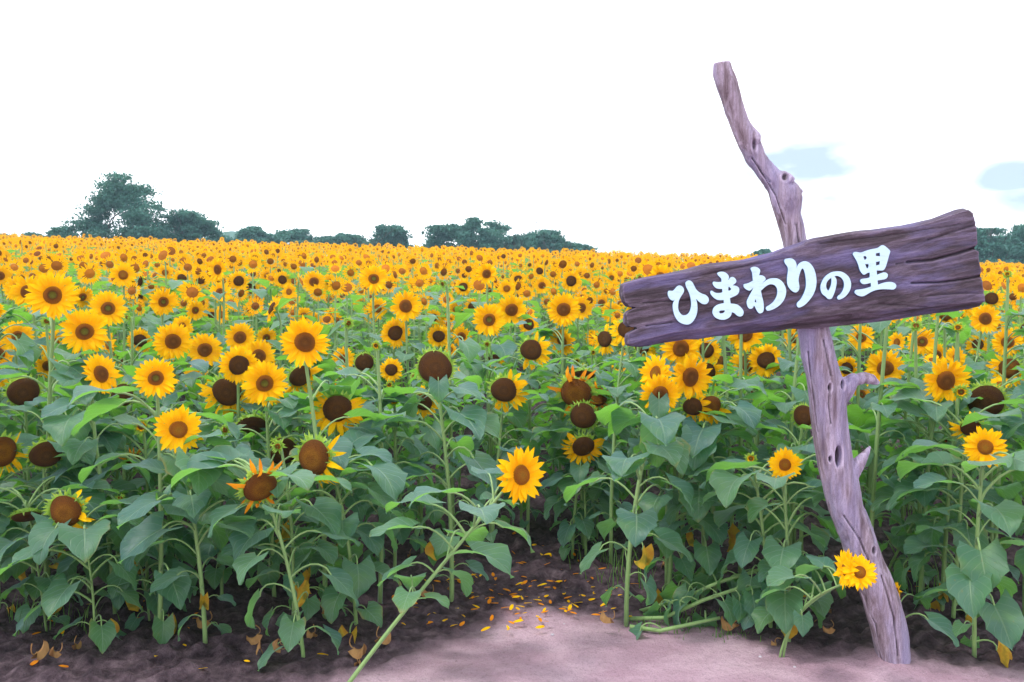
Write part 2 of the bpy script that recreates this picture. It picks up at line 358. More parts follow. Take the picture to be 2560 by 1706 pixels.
def make_sign():
    base = unproj(2238, 1668, PD); base.z = gh(base.x, base.y)
    root = empty('signpost', base)
    tag(root, 'weathered purple-grey driftwood post carrying a wooden board with white Japanese letters', 'signpost')
    off = Vector(base)
    mb = MB(); pts, rad = [], []
    for i, (v, l, r) in enumerate(POST):
        j0, j1 = POST[max(i - 1, 0)], POST[min(i + 1, len(POST) - 1)]
        tl = math.atan2((j1[1] + j1[2] - j0[1] - j0[2]) / 2, j1[0] - j0[0])
        pts.append(unproj((l + r) / 2, v, PD) - off); rad.append((r - l) / 2 / FPX * PD * math.cos(tl))
    mb.tube(pts, rad, 18)
    def twig(px, dep, rr, n=10):
        mb.tube([unproj(u, v, PD - dd) - off for (u, v), dd in zip(px, dep)], [r / FPX * PD for r in rr], n)
    twig([(2085, 1000), (2112, 968), (2135, 950), (2160, 945), (2182, 949), (2196, 960)], [.0, .02, .03, .03, .03, .03], [34, 28, 17, 15, 12, 5])
    twig([(2095, 1215), (2125, 1180), (2145, 1162), (2158, 1145), (2168, 1128), (2176, 1116)], [0, .01, .02, .02, .01, .0], [32, 25, 17, 12, 8, 4])
    twig([(1870, 330), (1889, 345), (1898, 352)], [0, .03, .05], [20, 15, 6])       # raised knot
    twig([(1955, 445), (1972, 450), (1980, 447)], [0, .03, .06], [20, 15, 8])
    twig([(1975, 490), (1998, 475), (2006, 482)], [0, .02, .02], [22, 12, 5])
    twig([(2150, 1360), (2185, 1372), (2196, 1376)], [0, .03, .05], [30, 16, 7])
    holes = [(2097, 1142, 7, 24, .05), (2075, 1149, 4, 7, .025), (2075, 969, 3.5, 9, .03), (2106, 962, 4, 10, .03), (1964, 443, 8, 8, .02), (1886, 362, 5, 12, .010),
             (2186, 1377, 5, 9, .02)]
    cracks = [[(1880, 395), (1905, 430), (1925, 455)], [(1990, 560), (1996, 600), (2003, 617)], [(1898, 420), (1940, 490), (1965, 560)], [(2075, 969), (2072, 1010), (2078, 1060)],
              [(2100, 1440), (2130, 1500), (2150, 1590)], [(2205, 1440), (2235, 1540), (2245, 1640)], [(2040, 1180), (2055, 1240), (2085, 1320)], [(2060, 850), (2070, 900), (2078, 940)],
              [(2150, 1480), (2190, 1560), (2205, 1660)], [(2110, 1290), (2150, 1350), (2180, 1420)], [(2020, 880), (2030, 960), (2045, 1080)]]
    def seg(u, v, pl):
        best = None
        for (a, b), (c, d) in zip(pl, pl[1:]):
            t = np.clip(((u - a) * (c - a) + (v - b) * (d - b)) / ((c - a) ** 2 + (d - b) ** 2), 0, 1)
            q = np.hypot(u - a - t * (c - a), v - b - t * (d - b)); best = q if best is None else np.minimum(best, q)
        return best
    def warp(co, no):
        P = co + np.array(off)
        z = P[:, 2] - EYE; c, s = math.cos(PITCH), math.sin(PITCH); f = P[:, 1] * c - z * s
        U = U0 + P[:, 0] / f * FPX; W = V0 - (P[:, 1] * s + z * c) / f * FPX
        front = np.clip(-no[:, 1] * 2, 0, 1)
        d = np.array([noise.noise(Vector((p[0] * 38, p[1] * 38, p[2] * 5))) * .0045 + noise.noise(Vector((p[0] * 9, p[1] * 9, p[2] * 3))) * .006 +
                      abs(noise.noise(Vector((p[0] * 90, p[1] * 90, p[2] * 9)))) * -.003 for p in P])
        co = co + no * d[:, None]
        for (hu, hv, ru, rv, dep) in holes:
            k = np.exp(-(((U - hu) / ru) ** 2 + ((W - hv) / rv) ** 2) ** 2); co[:, 1] += dep * k * front
            k2 = np.exp(-((((U - hu) / ru) ** 2 + ((W - hv) / rv) ** 2) ** .5 - 1.7) ** 2 * 4); co[:, 1] -= .0022 * k2 * front
        for pl in cracks:
            co[:, 1] += .009 * np.exp(-(seg(U, W, pl) / 2.0) ** 2) * front
        return co
    post = obj('post', remeshed(mb, .0048, 'post', POSTM, warp), root)
    # ---- board
    A = lambda L, ox, oy, s: [(ox + x * s, oy + y * s) for x, y in L]
    S6, S7 = 520 / 2038, 560 / 2195
    left = A([(250, 1445), (150, 1440), (105, 1420), (98, 1360), (110, 1315), (200, 1268), (312, 1232), (260, 1241), (120, 1240), (90, 1200), (88, 1115), (122, 1082), (200, 1050),
              (262, 1003), (190, 1028), (130, 1025), (70, 1000), (50, 930), (50, 870), (62, 820), (110, 798), (250, 758), (400, 735), (560, 708), (700, 680), (800, 650), (900, 625), (1100, 600), (1250, 580),
              (1400, 540), (1550, 505), (1650, 465), (1860, 395)], 1540, 500, S6)
    right = A([(60, 385), (180, 350), (400, 320), (620, 295), (750, 285), (900, 260), (1050, 235), (1180, 205), (1350, 155), (1480, 110), (1600, 70), (1665, 60), (1710, 90), (1725, 130),
               (1745, 200), (1760, 300), (1764, 400), (1756, 455), (1700, 476), (1770, 482), (1775, 560), (1790, 640), (1800, 700), (1720, 748), (1802, 735), (1815, 850), (1835, 980), (1835, 1035),
               (1600, 1085), (1300, 1120), (1000, 1165), (700, 1200), (400, 1235), (200, 1255), (0, 1260)], 2000, 500, S7)
    bot = A([(1760, 1255), (1650, 1280), (1450, 1300), (1280, 1318), (1100, 1335), (1000, 1340), (900, 1355), (820, 1366), (700, 1360), (620, 1378), (520, 1395), (400, 1420)], 1540, 500, S6)
    outl = left + right[0:] + bot
    BD = 3.54
    def edge_line(u):   # where the front face turns under
        pts_ = [(1560, 866), (1668, 832), (1744, 824), (1872, 809), (1974, 799), (2060, 791), (2150, 783), (2212, 776), (2357, 765), (2475, 752)]
        for (a, ya), (b, yb) in zip(pts_, pts_[1:]):
            if u < b: return ya + (yb - ya) * (u - a) / (b - a)
        return 752
    bm = bmesh.new(); rings = []
    cu, cv = 2015, 730
    def ring(depth, fn):
        return [bm.verts.new(unproj(*fn(u, v), BD)+ Vector((0, depth, 0)) - off) for u, v in outl]
    def face(u, v):
        e = edge_line(u)
        if v > e: return (u + (6 if u < cu else -3), e)
        top = 9 if 1700 < u else 4
        if u > 2440: return (u - 4, v + (10 if v < 560 else 2))
        if v < cv - (u - 2015) * .13 and u > 1565: return (u, v + top)
        return (u + 4, v)
    r0, r1, r2, r3 = ring(0, face), ring(.05, lambda u, v: (u, v)), ring(.075, lambda u, v: (u, v)), ring(.095, lambda u, v: face(u, v))
    n = len(outl)
    for a, b in ((r0, r1), (r1, r2), (r2, r3)):
        for k in range(n): bm.faces.new((a[k], a[(k + 1) % n], b[(k + 1) % n], b[k]))
    bmesh.ops.triangulate(bm, faces=[bm.faces.new(r0), bm.faces.new(r3[::-1])])
    bmesh.ops.recalc_face_normals(bm, faces=bm.faces)
    bmb = MB(); bmb.add([v.co[:] for v in bm.verts], [[v.index for v in f.verts] for f in bm.faces]) if not bm.verts.index_update() else None
    bm.free()
    ck = [([(2449, 616), (2400, 632), (2330, 650), (2270, 655)], .016, 3.2), ([(2459, 689), (2410, 698), (2350, 706), (2280, 708)], .014, 2.6), ([(2446, 560), (2390, 578), (2320, 600)], .006, 2.5),
          ([(2465, 732), (2380, 735), (2300, 742)], .005, 2), ([(2330, 770), (2200, 760), (2100, 770)], .004, 2), ([(1608, 758), (1680, 752), (1750, 748)], .006, 2),
          ([(1615, 815), (1680, 806)], .006, 2), ([(1700, 700), (1850, 668), (1990, 640)], .004, 2), ([(2050, 610), (2250, 585), (2400, 560)], .004, 2), ([(2240, 660), (2300, 650)], .006, 2.5)]
    def bwarp(co, no):
        P = co + np.array(off)
        z = P[:, 2] - EYE; c, s = math.cos(PITCH), math.sin(PITCH); f = (P[:, 1]) * c - z * s
        U = U0 + P[:, 0] / f * FPX; W = V0 - (P[:, 1] * s + z * c) / f * FPX
        ca, sa = math.cos(R(11)), math.sin(R(11))
        d = np.empty(len(P))
        for i, p in enumerate(P):
            g = p[0] * ca + p[2] * sa; h = -p[0] * sa + p[2] * ca
            d[i] = noise.noise(Vector((g * 2.2, h * 26, p[1] * 20))) * .006 + noise.noise(Vector((g * 7, h * 80, p[1] * 60))) * .0025 + noise.noise(Vector((g * 3, h * 5, 1))) * .006
        flat = np.where(no[:, 1] < -.8, .5, 1.0)
        co = co + no * (d * flat)[:, None]
        front = np.clip(-no[:, 1] * 1.5, 0, 1)
        for pl, dep, w in ck: co[:, 1] += dep * np.exp(-(seg(U, W, pl) / w) ** 2) * front
        return co
    board = obj('board', remeshed(bmb, .0048, 'board', BOARDM, bwarp), root)
    # ---- letters
    tL = NT('letter_paint'); LET = tL.bsdf(tL.mix(tL.step(tL.noise(tL.map(tL.geo().outputs['Position'], (8, 8, 30)), 3, 6, .7), .45, .8), (.47, .64, .78), (.36, .48, .62)), .6, .2)
    tE = NT('letter_edge'); LEDGE = tE.bsdf((.05, .12, .25), .6, .3)
    G = [
     (1660, 690, 120 / 1447, ['640,250 650,200 700,155 760,145 820,175 860,225 900,300 960,410 1040,490 1140,545 1240,580 1310,640 1340,710 1325,790 1270,845 1190,855 1120,830 1040,770 945,680s 980,790 998,950 985,1120 935,1260 860,1380 770,1450 680,1468 560,1445 440,1380 350,1270 290,1120 260,950 265,840 300,755 335,672s 300,722 262,748 190,715 140,650 110,570 115,490 150,455 250,458 310,415 370,340 430,300 500,305 560,350 592,420 580,500 530,580 470,680 430,790 415,930 430,1040 480,1130 540,1185 600,1195 680,1175 750,1110 795,1000 815,850 800,700 770,580 725,460 670,350']),
     (1770, 670, 100 / 1120, ['255,150 330,118 420,118 500,155 560,220 572,290 535,350s 570,335 620,280 680,262 740,295 778,360 765,420 670,495s 770,510 835,545 862,600 850,690 800,755 720,800 602,850s 622,1003s 740,1015 830,1045 920,1120 975,1200 985,1270 950,1340 880,1362 800,1330 730,1265 655,1240s 640,1320 580,1395 490,1440 400,1452 290,1435 190,1380 130,1290 122,1220 150,1130 220,1060 310,1020 440,992s 435,900s 330,905 240,890 150,830 80,750 60,690 75,648 110,650 180,695 270,712 345,705 400,685s 388,590s 290,587 210,560 150,500 125,440 145,395 200,398 280,405 370,398s 365,310 320,255 270,205',
                              '575,528 648,595s 615,635 562,648s 555,590', '305,1235 330,1200 400,1190 465,1190s 455,1240 400,1275 330,1280']),
     (1850, 660, 120 / 1447, ['310,150 350,110 430,95 520,120 580,175 595,230 575,300 555,355s 620,350 690,370 745,420 755,480 700,535 630,625s 700,560 800,490 900,450 1020,438 1130,455 1240,525 1320,630 1370,760 1375,880 1345,1010 1290,1120 1200,1230 1080,1320 950,1385 830,1415 785,1385 770,1340 800,1290 880,1245 980,1165 1050,1070 1100,960 1115,850 1105,750 1060,670 1000,630 920,615 830,640 740,700 615,815s 650,980 690,1140 705,1290 700,1400 665,1465 600,1490 550,1475 500,1410 450,1310 408,1250s 380,1320 330,1352 280,1350 235,1310 205,1230 195,1150 225,1060 280,950 345,830 405,700s 350,760 300,800 250,805 170,765 115,710 98,660 115,620 220,595 300,560 380,510s 370,400 355,280 330,210',
                              '465,1050s 488,1170s 422,1152s']),
     (1950, 640, 100 / 1120, ['110,150 130,100 190,85 260,75 330,88 390,130 430,190 450,270 445,385s 480,280 540,210 610,170 690,158 770,180 850,240 920,340 970,460 1000,620 1005,760 985,910 930,1060 850,1190 750,1310 640,1400 530,1445 480,1425 460,1370 480,1310 550,1240 620,1130 680,1000 710,880 718,760 705,600 680,470 650,385 618,355 580,390 545,480 515,590 505,690 520,790 528,890 505,970 450,1020 390,1018 310,970 240,890 200,800 188,690 195,560 212,420 205,330 170,270 130,210']),
     (2040, 670, 100 / 1742, ['900,165 1040,170 1170,215 1310,310 1420,440 1485,600 1500,740 1480,900 1420,1040 1320,1180 1200,1290 1070,1360 970,1385 920,1350 905,1300 940,1230 1040,1150 1130,1020 1185,880 1205,740 1180,600 1110,470 1010,390 890,350 770,370s 840,460 870,560 870,680 840,860 790,1050 730,1200 680,1310 620,1355 530,1360 460,1320 400,1250 280,1160 215,1060 180,920 180,800 215,670 290,510 410,360 560,250 720,185',
                              '645,435s 655,560 640,720 590,880 545,970 510,995 460,950 430,880 415,780 440,650 520,530']),
     (2120, 605, 130 / 1406, ['120,340 140,295 200,280 300,297 360,290 470,250 600,210 720,190 800,165 880,110 950,105 1040,170 1120,250 1110,310 1075,430 1040,560 1000,680 960,750 900,775 760,775s 768,897s 860,860 960,832 1030,850 1060,900 1040,970 980,1010 880,1030 782,1045s 795,1165s 920,1120 1060,1090 1180,1095 1260,1135 1290,1190 1270,1250 1210,1290 1100,1285 980,1280 860,1285 740,1305 600,1360 500,1420 410,1465 330,1470 240,1440 175,1385 178,1330 230,1300 340,1288 470,1260 612,1215s 605,1108s 500,1135 410,1145 350,1115 320,1060 345,1015 420,1000 500,990 575,965s 578,830s 510,845 425,890 370,860 310,770 270,640 220,520 170,430',
                              '395,400s 455,383s 490,430 470,480 430,495s', '445,605s 540,603s 545,650 530,710s 495,722', '735,315s 845,293s 855,400s 735,385s', '738,545s 848,525s 840,620s 740,650s'])]
    def smooth(txt):
        P_ = []
        for w in txt.split():
            s_ = w.endswith('s'); a, b = w.rstrip('s').split(','); P_.append((float(a), float(b), s_))
        out = []; n_ = len(P_)
        for i in range(n_):
            p0, p1, p2, p3 = P_[i - 1], P_[i], P_[(i + 1) % n_], P_[(i + 2) % n_]
            if p1[2]: p0 = p1
            if p2[2]: p3 = p2
            for t in (0, .25, .5, .75):
                out.append(tuple(.5 * (2 * p1[k] + (p2[k] - p0[k]) * t + (2 * p0[k] - 5 * p1[k] + 4 * p2[k] - p3[k]) * t * t + (3 * p1[k] - p0[k] - 3 * p2[k] + p3[k]) * t ** 3) for k in (0, 1)))
        return out
    k_ = (BD - .004) / FPX
    for (ox, oy, sc, loops) in G:
        cd = bpy.data.curves.new('letter', 'CURVE'); cd.dimensions = '2D'; cd.fill_mode = 'BOTH'
        cu_, cv_ = ox + 50, oy + 60
        for lp in loops:
            pts_ = smooth(lp); sp = cd.splines.new('POLY'); sp.points.add(len(pts_) - 1); sp.use_cyclic_u = True
            for q, (x, y) in zip(sp.points, pts_):
                q.co = ((ox + x * sc - cu_) * k_, -(oy + y * sc - cv_) * k_, 0, 1)
        cd.extrude = .005; cd.bevel_depth = .0006; cd.bevel_resolution = 1
        o = bpy.data.objects.new('tmp', cd); col.objects.link(o); me = evaluated(o); bpy.data.objects.remove(o)
        me.materials.clear(); me.materials.append(LET); me.materials.append(LEDGE)
        for p in me.polygons: p.material_index = 0 if abs(p.normal.z) > .5 else 1
        for p in me.polygons: p.use_smooth = False
        c3 = unproj(cu_, cv_, BD - .004) - off
        obj('letter', me, board, M=Matrix.Translation(c3) @ Matrix.Rotation(R(90), 4, 'X'))
make_sign()

# ---------------------------------------------------------------- sunflower pieces
def leaf_mb(length, pet, rise, droop, bend, fold, seed, seg_t=10, seg_s=4, wide=.92, matl=0, mats=1, pr=.0042):
    """petiole from the stem (origin, outward +X) and a heart shaped blade at its end"""
    r_ = random.Random(seed); mb = MB()
    pts = [Vector((0, 0, 0))]; a = rise; n = 6
    for i in range(n):
        pts.append(pts[-1] + Vector((math.cos(a), 0, math.sin(a))) * pet / n); a -= (rise - droop) * (.10 + .12 * i) / 1.3
    mb.tube(pts, [pr * (1.15 - .3 * i / n) for i in range(n + 1)], 5, mats, .5, False)
    rows, uv = [], []; p = pts[-1].copy(); a = droop; tw = r_.uniform(-.35, .35); ph = r_.uniform(0, 6); prev = 0
    for i in range(seg_t + 1):
        t = i / seg_t
        w = length * wide * .5 * (math.sin(math.pi * min(1, (t * .80 + .21)) ** .9) ** .72 if t < .999 else .0)
        if t > .55: w = length * wide * .5 * (1 - t) ** .85 * 1.62 * (1 - .12 * (1 - t))
        if i: p = p + Vector((math.cos(a), 0, math.sin(a))) * length / seg_t; a -= bend / seg_t
        d = Vector((math.cos(a), 0, math.sin(a))); up = Vector((-math.sin(a), 0, math.cos(a)))
        for j in range(-seg_s, seg_s + 1):
            s = j / seg_s; x = s * w * (1 + .06 * math.sin(t * 23 + ph) * abs(s))
            back = length * .30 * abs(s) ** 1.3 * max(0, 1 - t * 1.7) ** 2
            lift = abs(s) ** 1.1 * w * fold + math.sin(t * 9 + ph + (2.4 if s < 0 else 0)) * length * .06 * abs(s) ** 2 + math.sin(t * 21 + ph * 2) * length * .012 * abs(s) + tw * x * t * .5
            rows.append(p - d * back + Vector((0, x * math.cos(min(fold, 1) * .6), 0)) + up * lift); uv.append((s, t))
    k = 2 * seg_s + 1
    fs = [(i * k + j, i * k + j + 1, (i + 1) * k + j + 1, (i + 1) * k + j) for i in range(seg_t) for j in range(k - 1)]
    mb.add(rows, [f[::-1] for f in fs], matl, .5, uv)
    return mb
LEAVES = []      # (buffer, mesh) from upright young ones to hanging ones
for i in range(14):
    q = i / 13
    b = leaf_mb(.165, .15 + .03 * (i % 3), R(55 - 20 * q), R(22 - 88 * q), R(35 + 30 * (i % 2)), .12 + .22 * ((i * 5) % 4) / 3, 100 + i, wide=.84 + .14 * ((i * 3) % 4) / 3)
    LEAVES.append((b, b.mesh('leaf', [LEAF, STEM])))
DRYLEAF = [leaf_mb(.10, .12, R(20), R(-80), R(110), 1.5, 200 + i, wide=.7).mesh('withered_leaf', [DRY, STEM]) for i in range(3)]
YELLEAF = [leaf_mb(.12, .13, R(30), R(-60), R(70), .8, 210 + i).mesh('yellowed_leaf', [DRY, STEM]) for i in range(2)]

def petals_mb(n, rin, rout, seed, tilt, layers=2, width=.20, sector=None, messy=.12, matl=0):
    r_ = random.Random(seed); mb = MB()
    for L in range(layers):
        for k in range(n // layers):
            an = 2 * math.pi * (k + .5 * L) / (n // layers) + r_.gauss(0, .06)
            deg = math.degrees(an) % 360
            if sector and not any(a <= deg <= b and r_.random() < p for a, b, p in sector): continue
            ln = (rout - rin * .85) * r_.uniform(.80, 1.06) * (1 - .05 * L); w = width * r_.uniform(.8, 1.15)
            el = tilt + r_.gauss(0, messy) + .10 * L; cur = r_.gauss(-.25, .35) * (1 + messy * 2); tw = r_.gauss(0, .3); rn = r_.random()
            rad = Vector((math.cos(an), math.sin(an), 0)); tan = Vector((-math.sin(an), math.cos(an), 0)); z = Vector((0, 0, 1))
            p = rad * rin * .85 + z * (.02 - .03 * L); e = el; vs, uv = [], []; ns_ = 5; side = r_.gauss(0, .12 + messy * .3)
            for i in range(ns_ + 1):
                t = i / ns_; prof = (.6, .9, 1.0, .95, .66, .03)[i]
                if i: p = p + (rad * math.cos(e) + z * math.sin(e) + tan * side) * ln / ns_; e += cur / ns_
                up = -rad * math.sin(e) + z * math.cos(e)
                for s in (-1, 0, 1):
                    vs.append(p + tan * s * w * .5 * prof * math.cos(tw * t) + up * ((abs(s) * w * .10) + s * w * .5 * prof * math.sin(tw * t))); uv.append((s, t))
            fs = [(i * 3 + j, i * 3 + j + 1, i * 3 + j + 4, i * 3 + j + 3) for i in range(ns_) for j in (0, 1)]
            mb.add(vs, fs, matl, rn, uv)
    return mb
def disc_mb(r, dome, dip, seed, nr=9, na=30):
    mb = MB(); vs = [Vector((0, 0, dome - dip))]
    rr = random.Random(seed); ph = rr.uniform(0, 6)
    for i in range(1, nr + 1):
        q = i / nr
        for k in range(na):
            an = 2 * math.pi * k / na; rad = r * q * (1 + .035 * math.sin(2 * an + ph) + .025 * math.sin(3 * an + 2 * ph) + rr.uniform(-.006, .006))
            z = dome * math.sqrt(max(0, 1 - q ** 2.6)) - dip * math.exp(-(q / .33) ** 2) + .012 * math.sin(k * 2.4 + i * 2.0)
            vs.append(Vector((math.cos(an) * rad, math.sin(an) * rad, z)))
    fs = [(0, 1 + k, 1 + (k + 1) % na) for k in range(na)]
    fs += [(1 + (i - 1) * na + k, 1 + i * na + k, 1 + i * na + (k + 1) % na, 1 + (i - 1) * na + (k + 1) % na) for i in range(1, nr) for k in range(na)]
    mb.add(vs, fs, 0, .5); return mb
def back_mb(r, depth, nsep, slen, seed, flare, wild=.15):
    """receptacle behind the disc with its ring of pointed green bracts"""
    r_ = random.Random(seed); mb = MB(); na = 16; prof = [(1.0, -.01), (.96, -.35), (.7, -.75), (.3, -1.0), (.12, -1.15)]
    vs = [Vector((math.cos(2 * math.pi * k / na) * r * a, math.sin(2 * math.pi * k / na) * r * a, b * depth)) for a, b in prof for k in range(na)]
    fs = [(i * na + k, (i + 1) * na + k, (i + 1) * na + (k + 1) % na, i * na + (k + 1) % na) for i in range(len(prof) - 1) for k in range(na)]
    mb.add(vs, fs, 0, .3)
    for k in range(nsep):
        an = 2 * math.pi * k / nsep + r_.gauss(0, .1); rad = Vector((math.cos(an), math.sin(an), 0)); tan = Vector((-rad.y, rad.x, 0)); z = Vector((0, 0, 1))
        e = flare + r_.gauss(0, wild * 1.6); ln = slen * r_.uniform(.7, 1.25); w = slen * .42; p = rad * r * .96 - z * depth * r_.uniform(.05, .5); vs = []
        cur = r_.gauss(.3, .6 * wild * 4)
        for i, pf in enumerate((1, .85, .4, .02)):
            if i: p = p + (rad * math.cos(e) + z * math.sin(e)) * ln / 3; e += cur / 3
            vs += [p - tan * w * pf * .5, p + tan * w * pf * .5]
        mb.add(vs, [(2 * i, 2 * i + 1, 2 * i + 3, 2 * i + 2) for i in range(3)], 0, r_.random())
    return mb
# every kind of head is modelled with radius 1 (petal tips), face towards +Z, up +Y
HEADS = {}
def regd(key, petals, disc, discm, back, petm=PETAL, rdisc=1.0):
    # the disc mesh is scaled so that its object space radius is 1
    HEADS.setdefault(key, []).append((petals.mesh('petals', [petm]) if petals else None, disc.mesh('seed_disc', [discm]), rdisc, back.mesh('flower_head', [SEPAL, STEM])))
for i in range(4):
    regd('g', petals_mb(68 - 4 * i, .38, 1.08, 10 + i, .12, width=.20), disc_mb(1, .32, .16, i), D_GREEN, back_mb(.42, .28, 26, .26, i, .2), rdisc=.38)
    regd('f', petals_mb(66 - 4 * i, .41, 1.08, 20 + i, .1, width=.20), disc_mb(1, .36, .08, i + 5), D_BROWN, back_mb(.45, .3, 26, .26, i + 9, .2), rdisc=.42)
    regd('c', petals_mb(50 - 4 * i, .38, 1.08, 30 + i, .14, width=.24), disc_mb(1, .34, .08, i + 8), D_ORANGE, back_mb(.44, .3, 24, .28, i + 19, .2), rdisc=.38)
    regd('d', petals_mb(60, .48, 1.06, 40 + i, .08, width=.20, sector=[(0, 50, .95), (50, 130, .8), (130, 360, .97)], messy=.22), disc_mb(1, .40, .05, i + 12), D_DARK, back_mb(.5, .32, 26, .25, i + 29, .2), rdisc=.50)
sect = [[(180, 360, .95), (0, 45, .8), (130, 180, .7)], [(150, 340, .95), (70, 130, .6)], [(290, 360, .95), (0, 60, .8), (230, 290, .5)], [(170, 225, .9), (250, 300, .9), (330, 360, .5), (60, 100, .3)]]
vs_ = [[(235, 330, .95), (20, 75, .6), (90, 130, .6)], [(240, 360, .8), (0, 60, .5)], [(300, 360, .95), (0, 40, .9), (250, 300, .7)], [(225, 320, .95), (60, 130, .7), (150, 220, .4)]]
for i in range(4):
    regd('w', petals_mb(44, .54, 1.30, 50 + i, -.15, sector=sect[i], messy=.3, width=.25), disc_mb(1, .34, .03, i + 14, 9, 34), D_DARK if i != 1 else D_OLD, back_mb(.64, .36, 40, .30, i + 39, .1, .3), rdisc=.60)
    regd('v', petals_mb(34, .60, 1.42, 60 + i, -.25, sector=vs_[i], messy=.5, width=.19), disc_mb(1, .36, .02, i + 18), D_OLD, back_mb(.74, .38, 52, .36, i + 49, .15, .45), PETALOLD if i in (0, 3) else PETAL, rdisc=.70)
    regd('o', None, disc_mb(1, .30, .0, i + 24), D_DARK if i % 2 else D_DARK, back_mb(.92, .45, 60, .30, i + 59, .35, .4), rdisc=.86)
    regd('b', petals_mb(22, .30, .62, 70 + i, .95, width=.13) if i < 2 else None, disc_mb(1, .5, .2, i + 30), D_GREEN, back_mb(.44, .5, 44, .62, i + 69, .75, .3), rdisc=.36)
YEL_DISC = HEADS['b'][0][1]

def frame(f, roll=0.0):
    z = f.normalized(); x = Vector((0, 0, 1)).cross(z)
    x = x.normalized() if x.length > 1e-3 else Vector((1, 0, 0)); y = z.cross(x)
    return Matrix((x, y, z)).transposed().to_4x4() @ Matrix.Rotation(roll, 4, 'Z')
def bez(P, n):
    out = []
    for i in range(n + 1):
        t = i / n; a = 1 - t
        out.append(P[0] * a ** 3 + P[1] * 3 * a * a * t + P[2] * 3 * a * t * t + P[3] * t ** 3)
    return out
GOLD = 2.39996
def sunflower(head, Rr, kind, f, base, seed, leaves=13, near=True, lean=None, top_bare=.82, lscale=1.0, low=.12, kind_i=None, dry=1, manual=()):
    """head: world centre, Rr: head radius, f: facing, base: world point on the ground"""
    r_ = random.Random(seed)
    root = empty('sunflower', base); B = Vector(base)
    H = head - B; hh = H.length
    back = -f * Rr * (.62 if kind in 'ovb' else .34)
    neck = head + back - f * Rr * .9 + Vector((0, 0, .25 * Rr if f.z > -.3 else 1.2 * Rr))
    P = [Vector((0, 0, -.03)), Vector((lean[0], lean[1], lean[2])) if lean else Vector((H.x * .12 + r_.uniform(-.04, .04), H.y * .12, hh * .55)), neck - B + Vector((0, 0, -.12 * hh if f.z > -.3 else 0)), H + back]
    pts = bez(P, 16); r0 = .0122 * min(1.1, hh / 1.2) ** .7 * (.75 if hh < .7 else .8 if lean else 1); sw = MB()
    sw.tube(pts, [r0 * (1 - .42 * i / 16) for i in range(17)], 8 if near else 5, 0, r_.random())
    obj('stem', sw.mesh('stem', [STEM]), root)
    fo = MB(); a0 = r_.uniform(0, 6.28)
    for k in range(leaves):
        q = low + (top_bare - low) * (k + r_.uniform(-.3, .3)) / leaves
        x = q * 16; i = min(15, int(max(0, x))); p = pts[i].lerp(pts[i + 1], x - i)
        az = a0 + k * GOLD + r_.gauss(0, .25); hang = 1 - q
        li = min(13, max(0, int(13 * (.05 + .66 * hang) + r_.gauss(0, 2.2))))
        s = lscale * r_.uniform(.75, 1.2) * (.72 + .5 * math.sin(math.pi * min(1, .15 + .9 * hang))) * (1 if q > .15 else .8)
        tl = r_.gauss(0, .12); okl = False
        for tr_ in range(5):
            ce = B + p + Vector((math.cos(az), math.sin(az), -.35 * li / 13 + .2)) * .22 * s; cu2, cv2 = proj(ce); rp = .065 * s / ce.y * FPX
            if all(ce.y > c[3] + .02 or math.hypot(cu2 - c[0], cv2 - c[1]) > rp + c[2] * .42 for c in CLEAR if abs(c[0] - cu2) < 150): okl = True; break
            az += 1.1
        if not okl: continue
        M = Matrix.Translation(p) @ Matrix.Rotation(az, 4, 'Z') @ Matrix.Rotation(tl, 4, 'X') @ Matrix.Scale(s, 4)
        if near: obj('leaf', LEAVES[li][1], root, M=M)
        else: fo.merge(LEAVES[li][0], M, r_.random())
    for (q, azd, li, s) in manual:
        i = min(15, int(q * 16)); p = pts[i].lerp(pts[i + 1], q * 16 - i)
        obj('leaf', LEAVES[li][1], root, M=Matrix.Translation(p) @ Matrix.Rotation(R(azd), 4, 'Z') @ Matrix.Scale(s, 4))
    if near:
        for k in range(dry):
            q = r_.uniform(.1, .3); p = pts[int(q * 16)]
            obj('withered_leaf', r_.choice(DRYLEAF + YELLEAF), root, M=Matrix.Translation(p) @ Matrix.Rotation(r_.uniform(0, 6.28), 4, 'Z') @ Matrix.Scale(r_.uniform(.6, 1.0), 4))
    if fo.f: obj('foliage', fo.mesh('foliage', [LEAF, STEM]), root)
    pm, dm, rd, bm_ = HEADS[kind][(seed if kind_i is None else kind_i) % 4]
    roll = 0 if kind in 'wv' else r_.uniform(0, 6.28)
    hd = obj('flower_head', bm_, root, M=Matrix.Translation(H) @ frame(f, roll) @ Matrix.Scale(Rr, 4))
    if pm: obj('petals', pm, hd)
    obj('seed_disc', dm, hd, M=Matrix.Translation((0, 0, .02)) @ Matrix.Scale(rd, 4))
    return root
def facing(p, yaw, pitch):
    az = math.atan2(p[0], p[1])           # towards the camera, then turned
    a = -az * .85 + R(yaw); e = R(pitch)
    return Vector((math.sin(a) * math.cos(e), -math.cos(a) * math.cos(e), math.sin(e)))

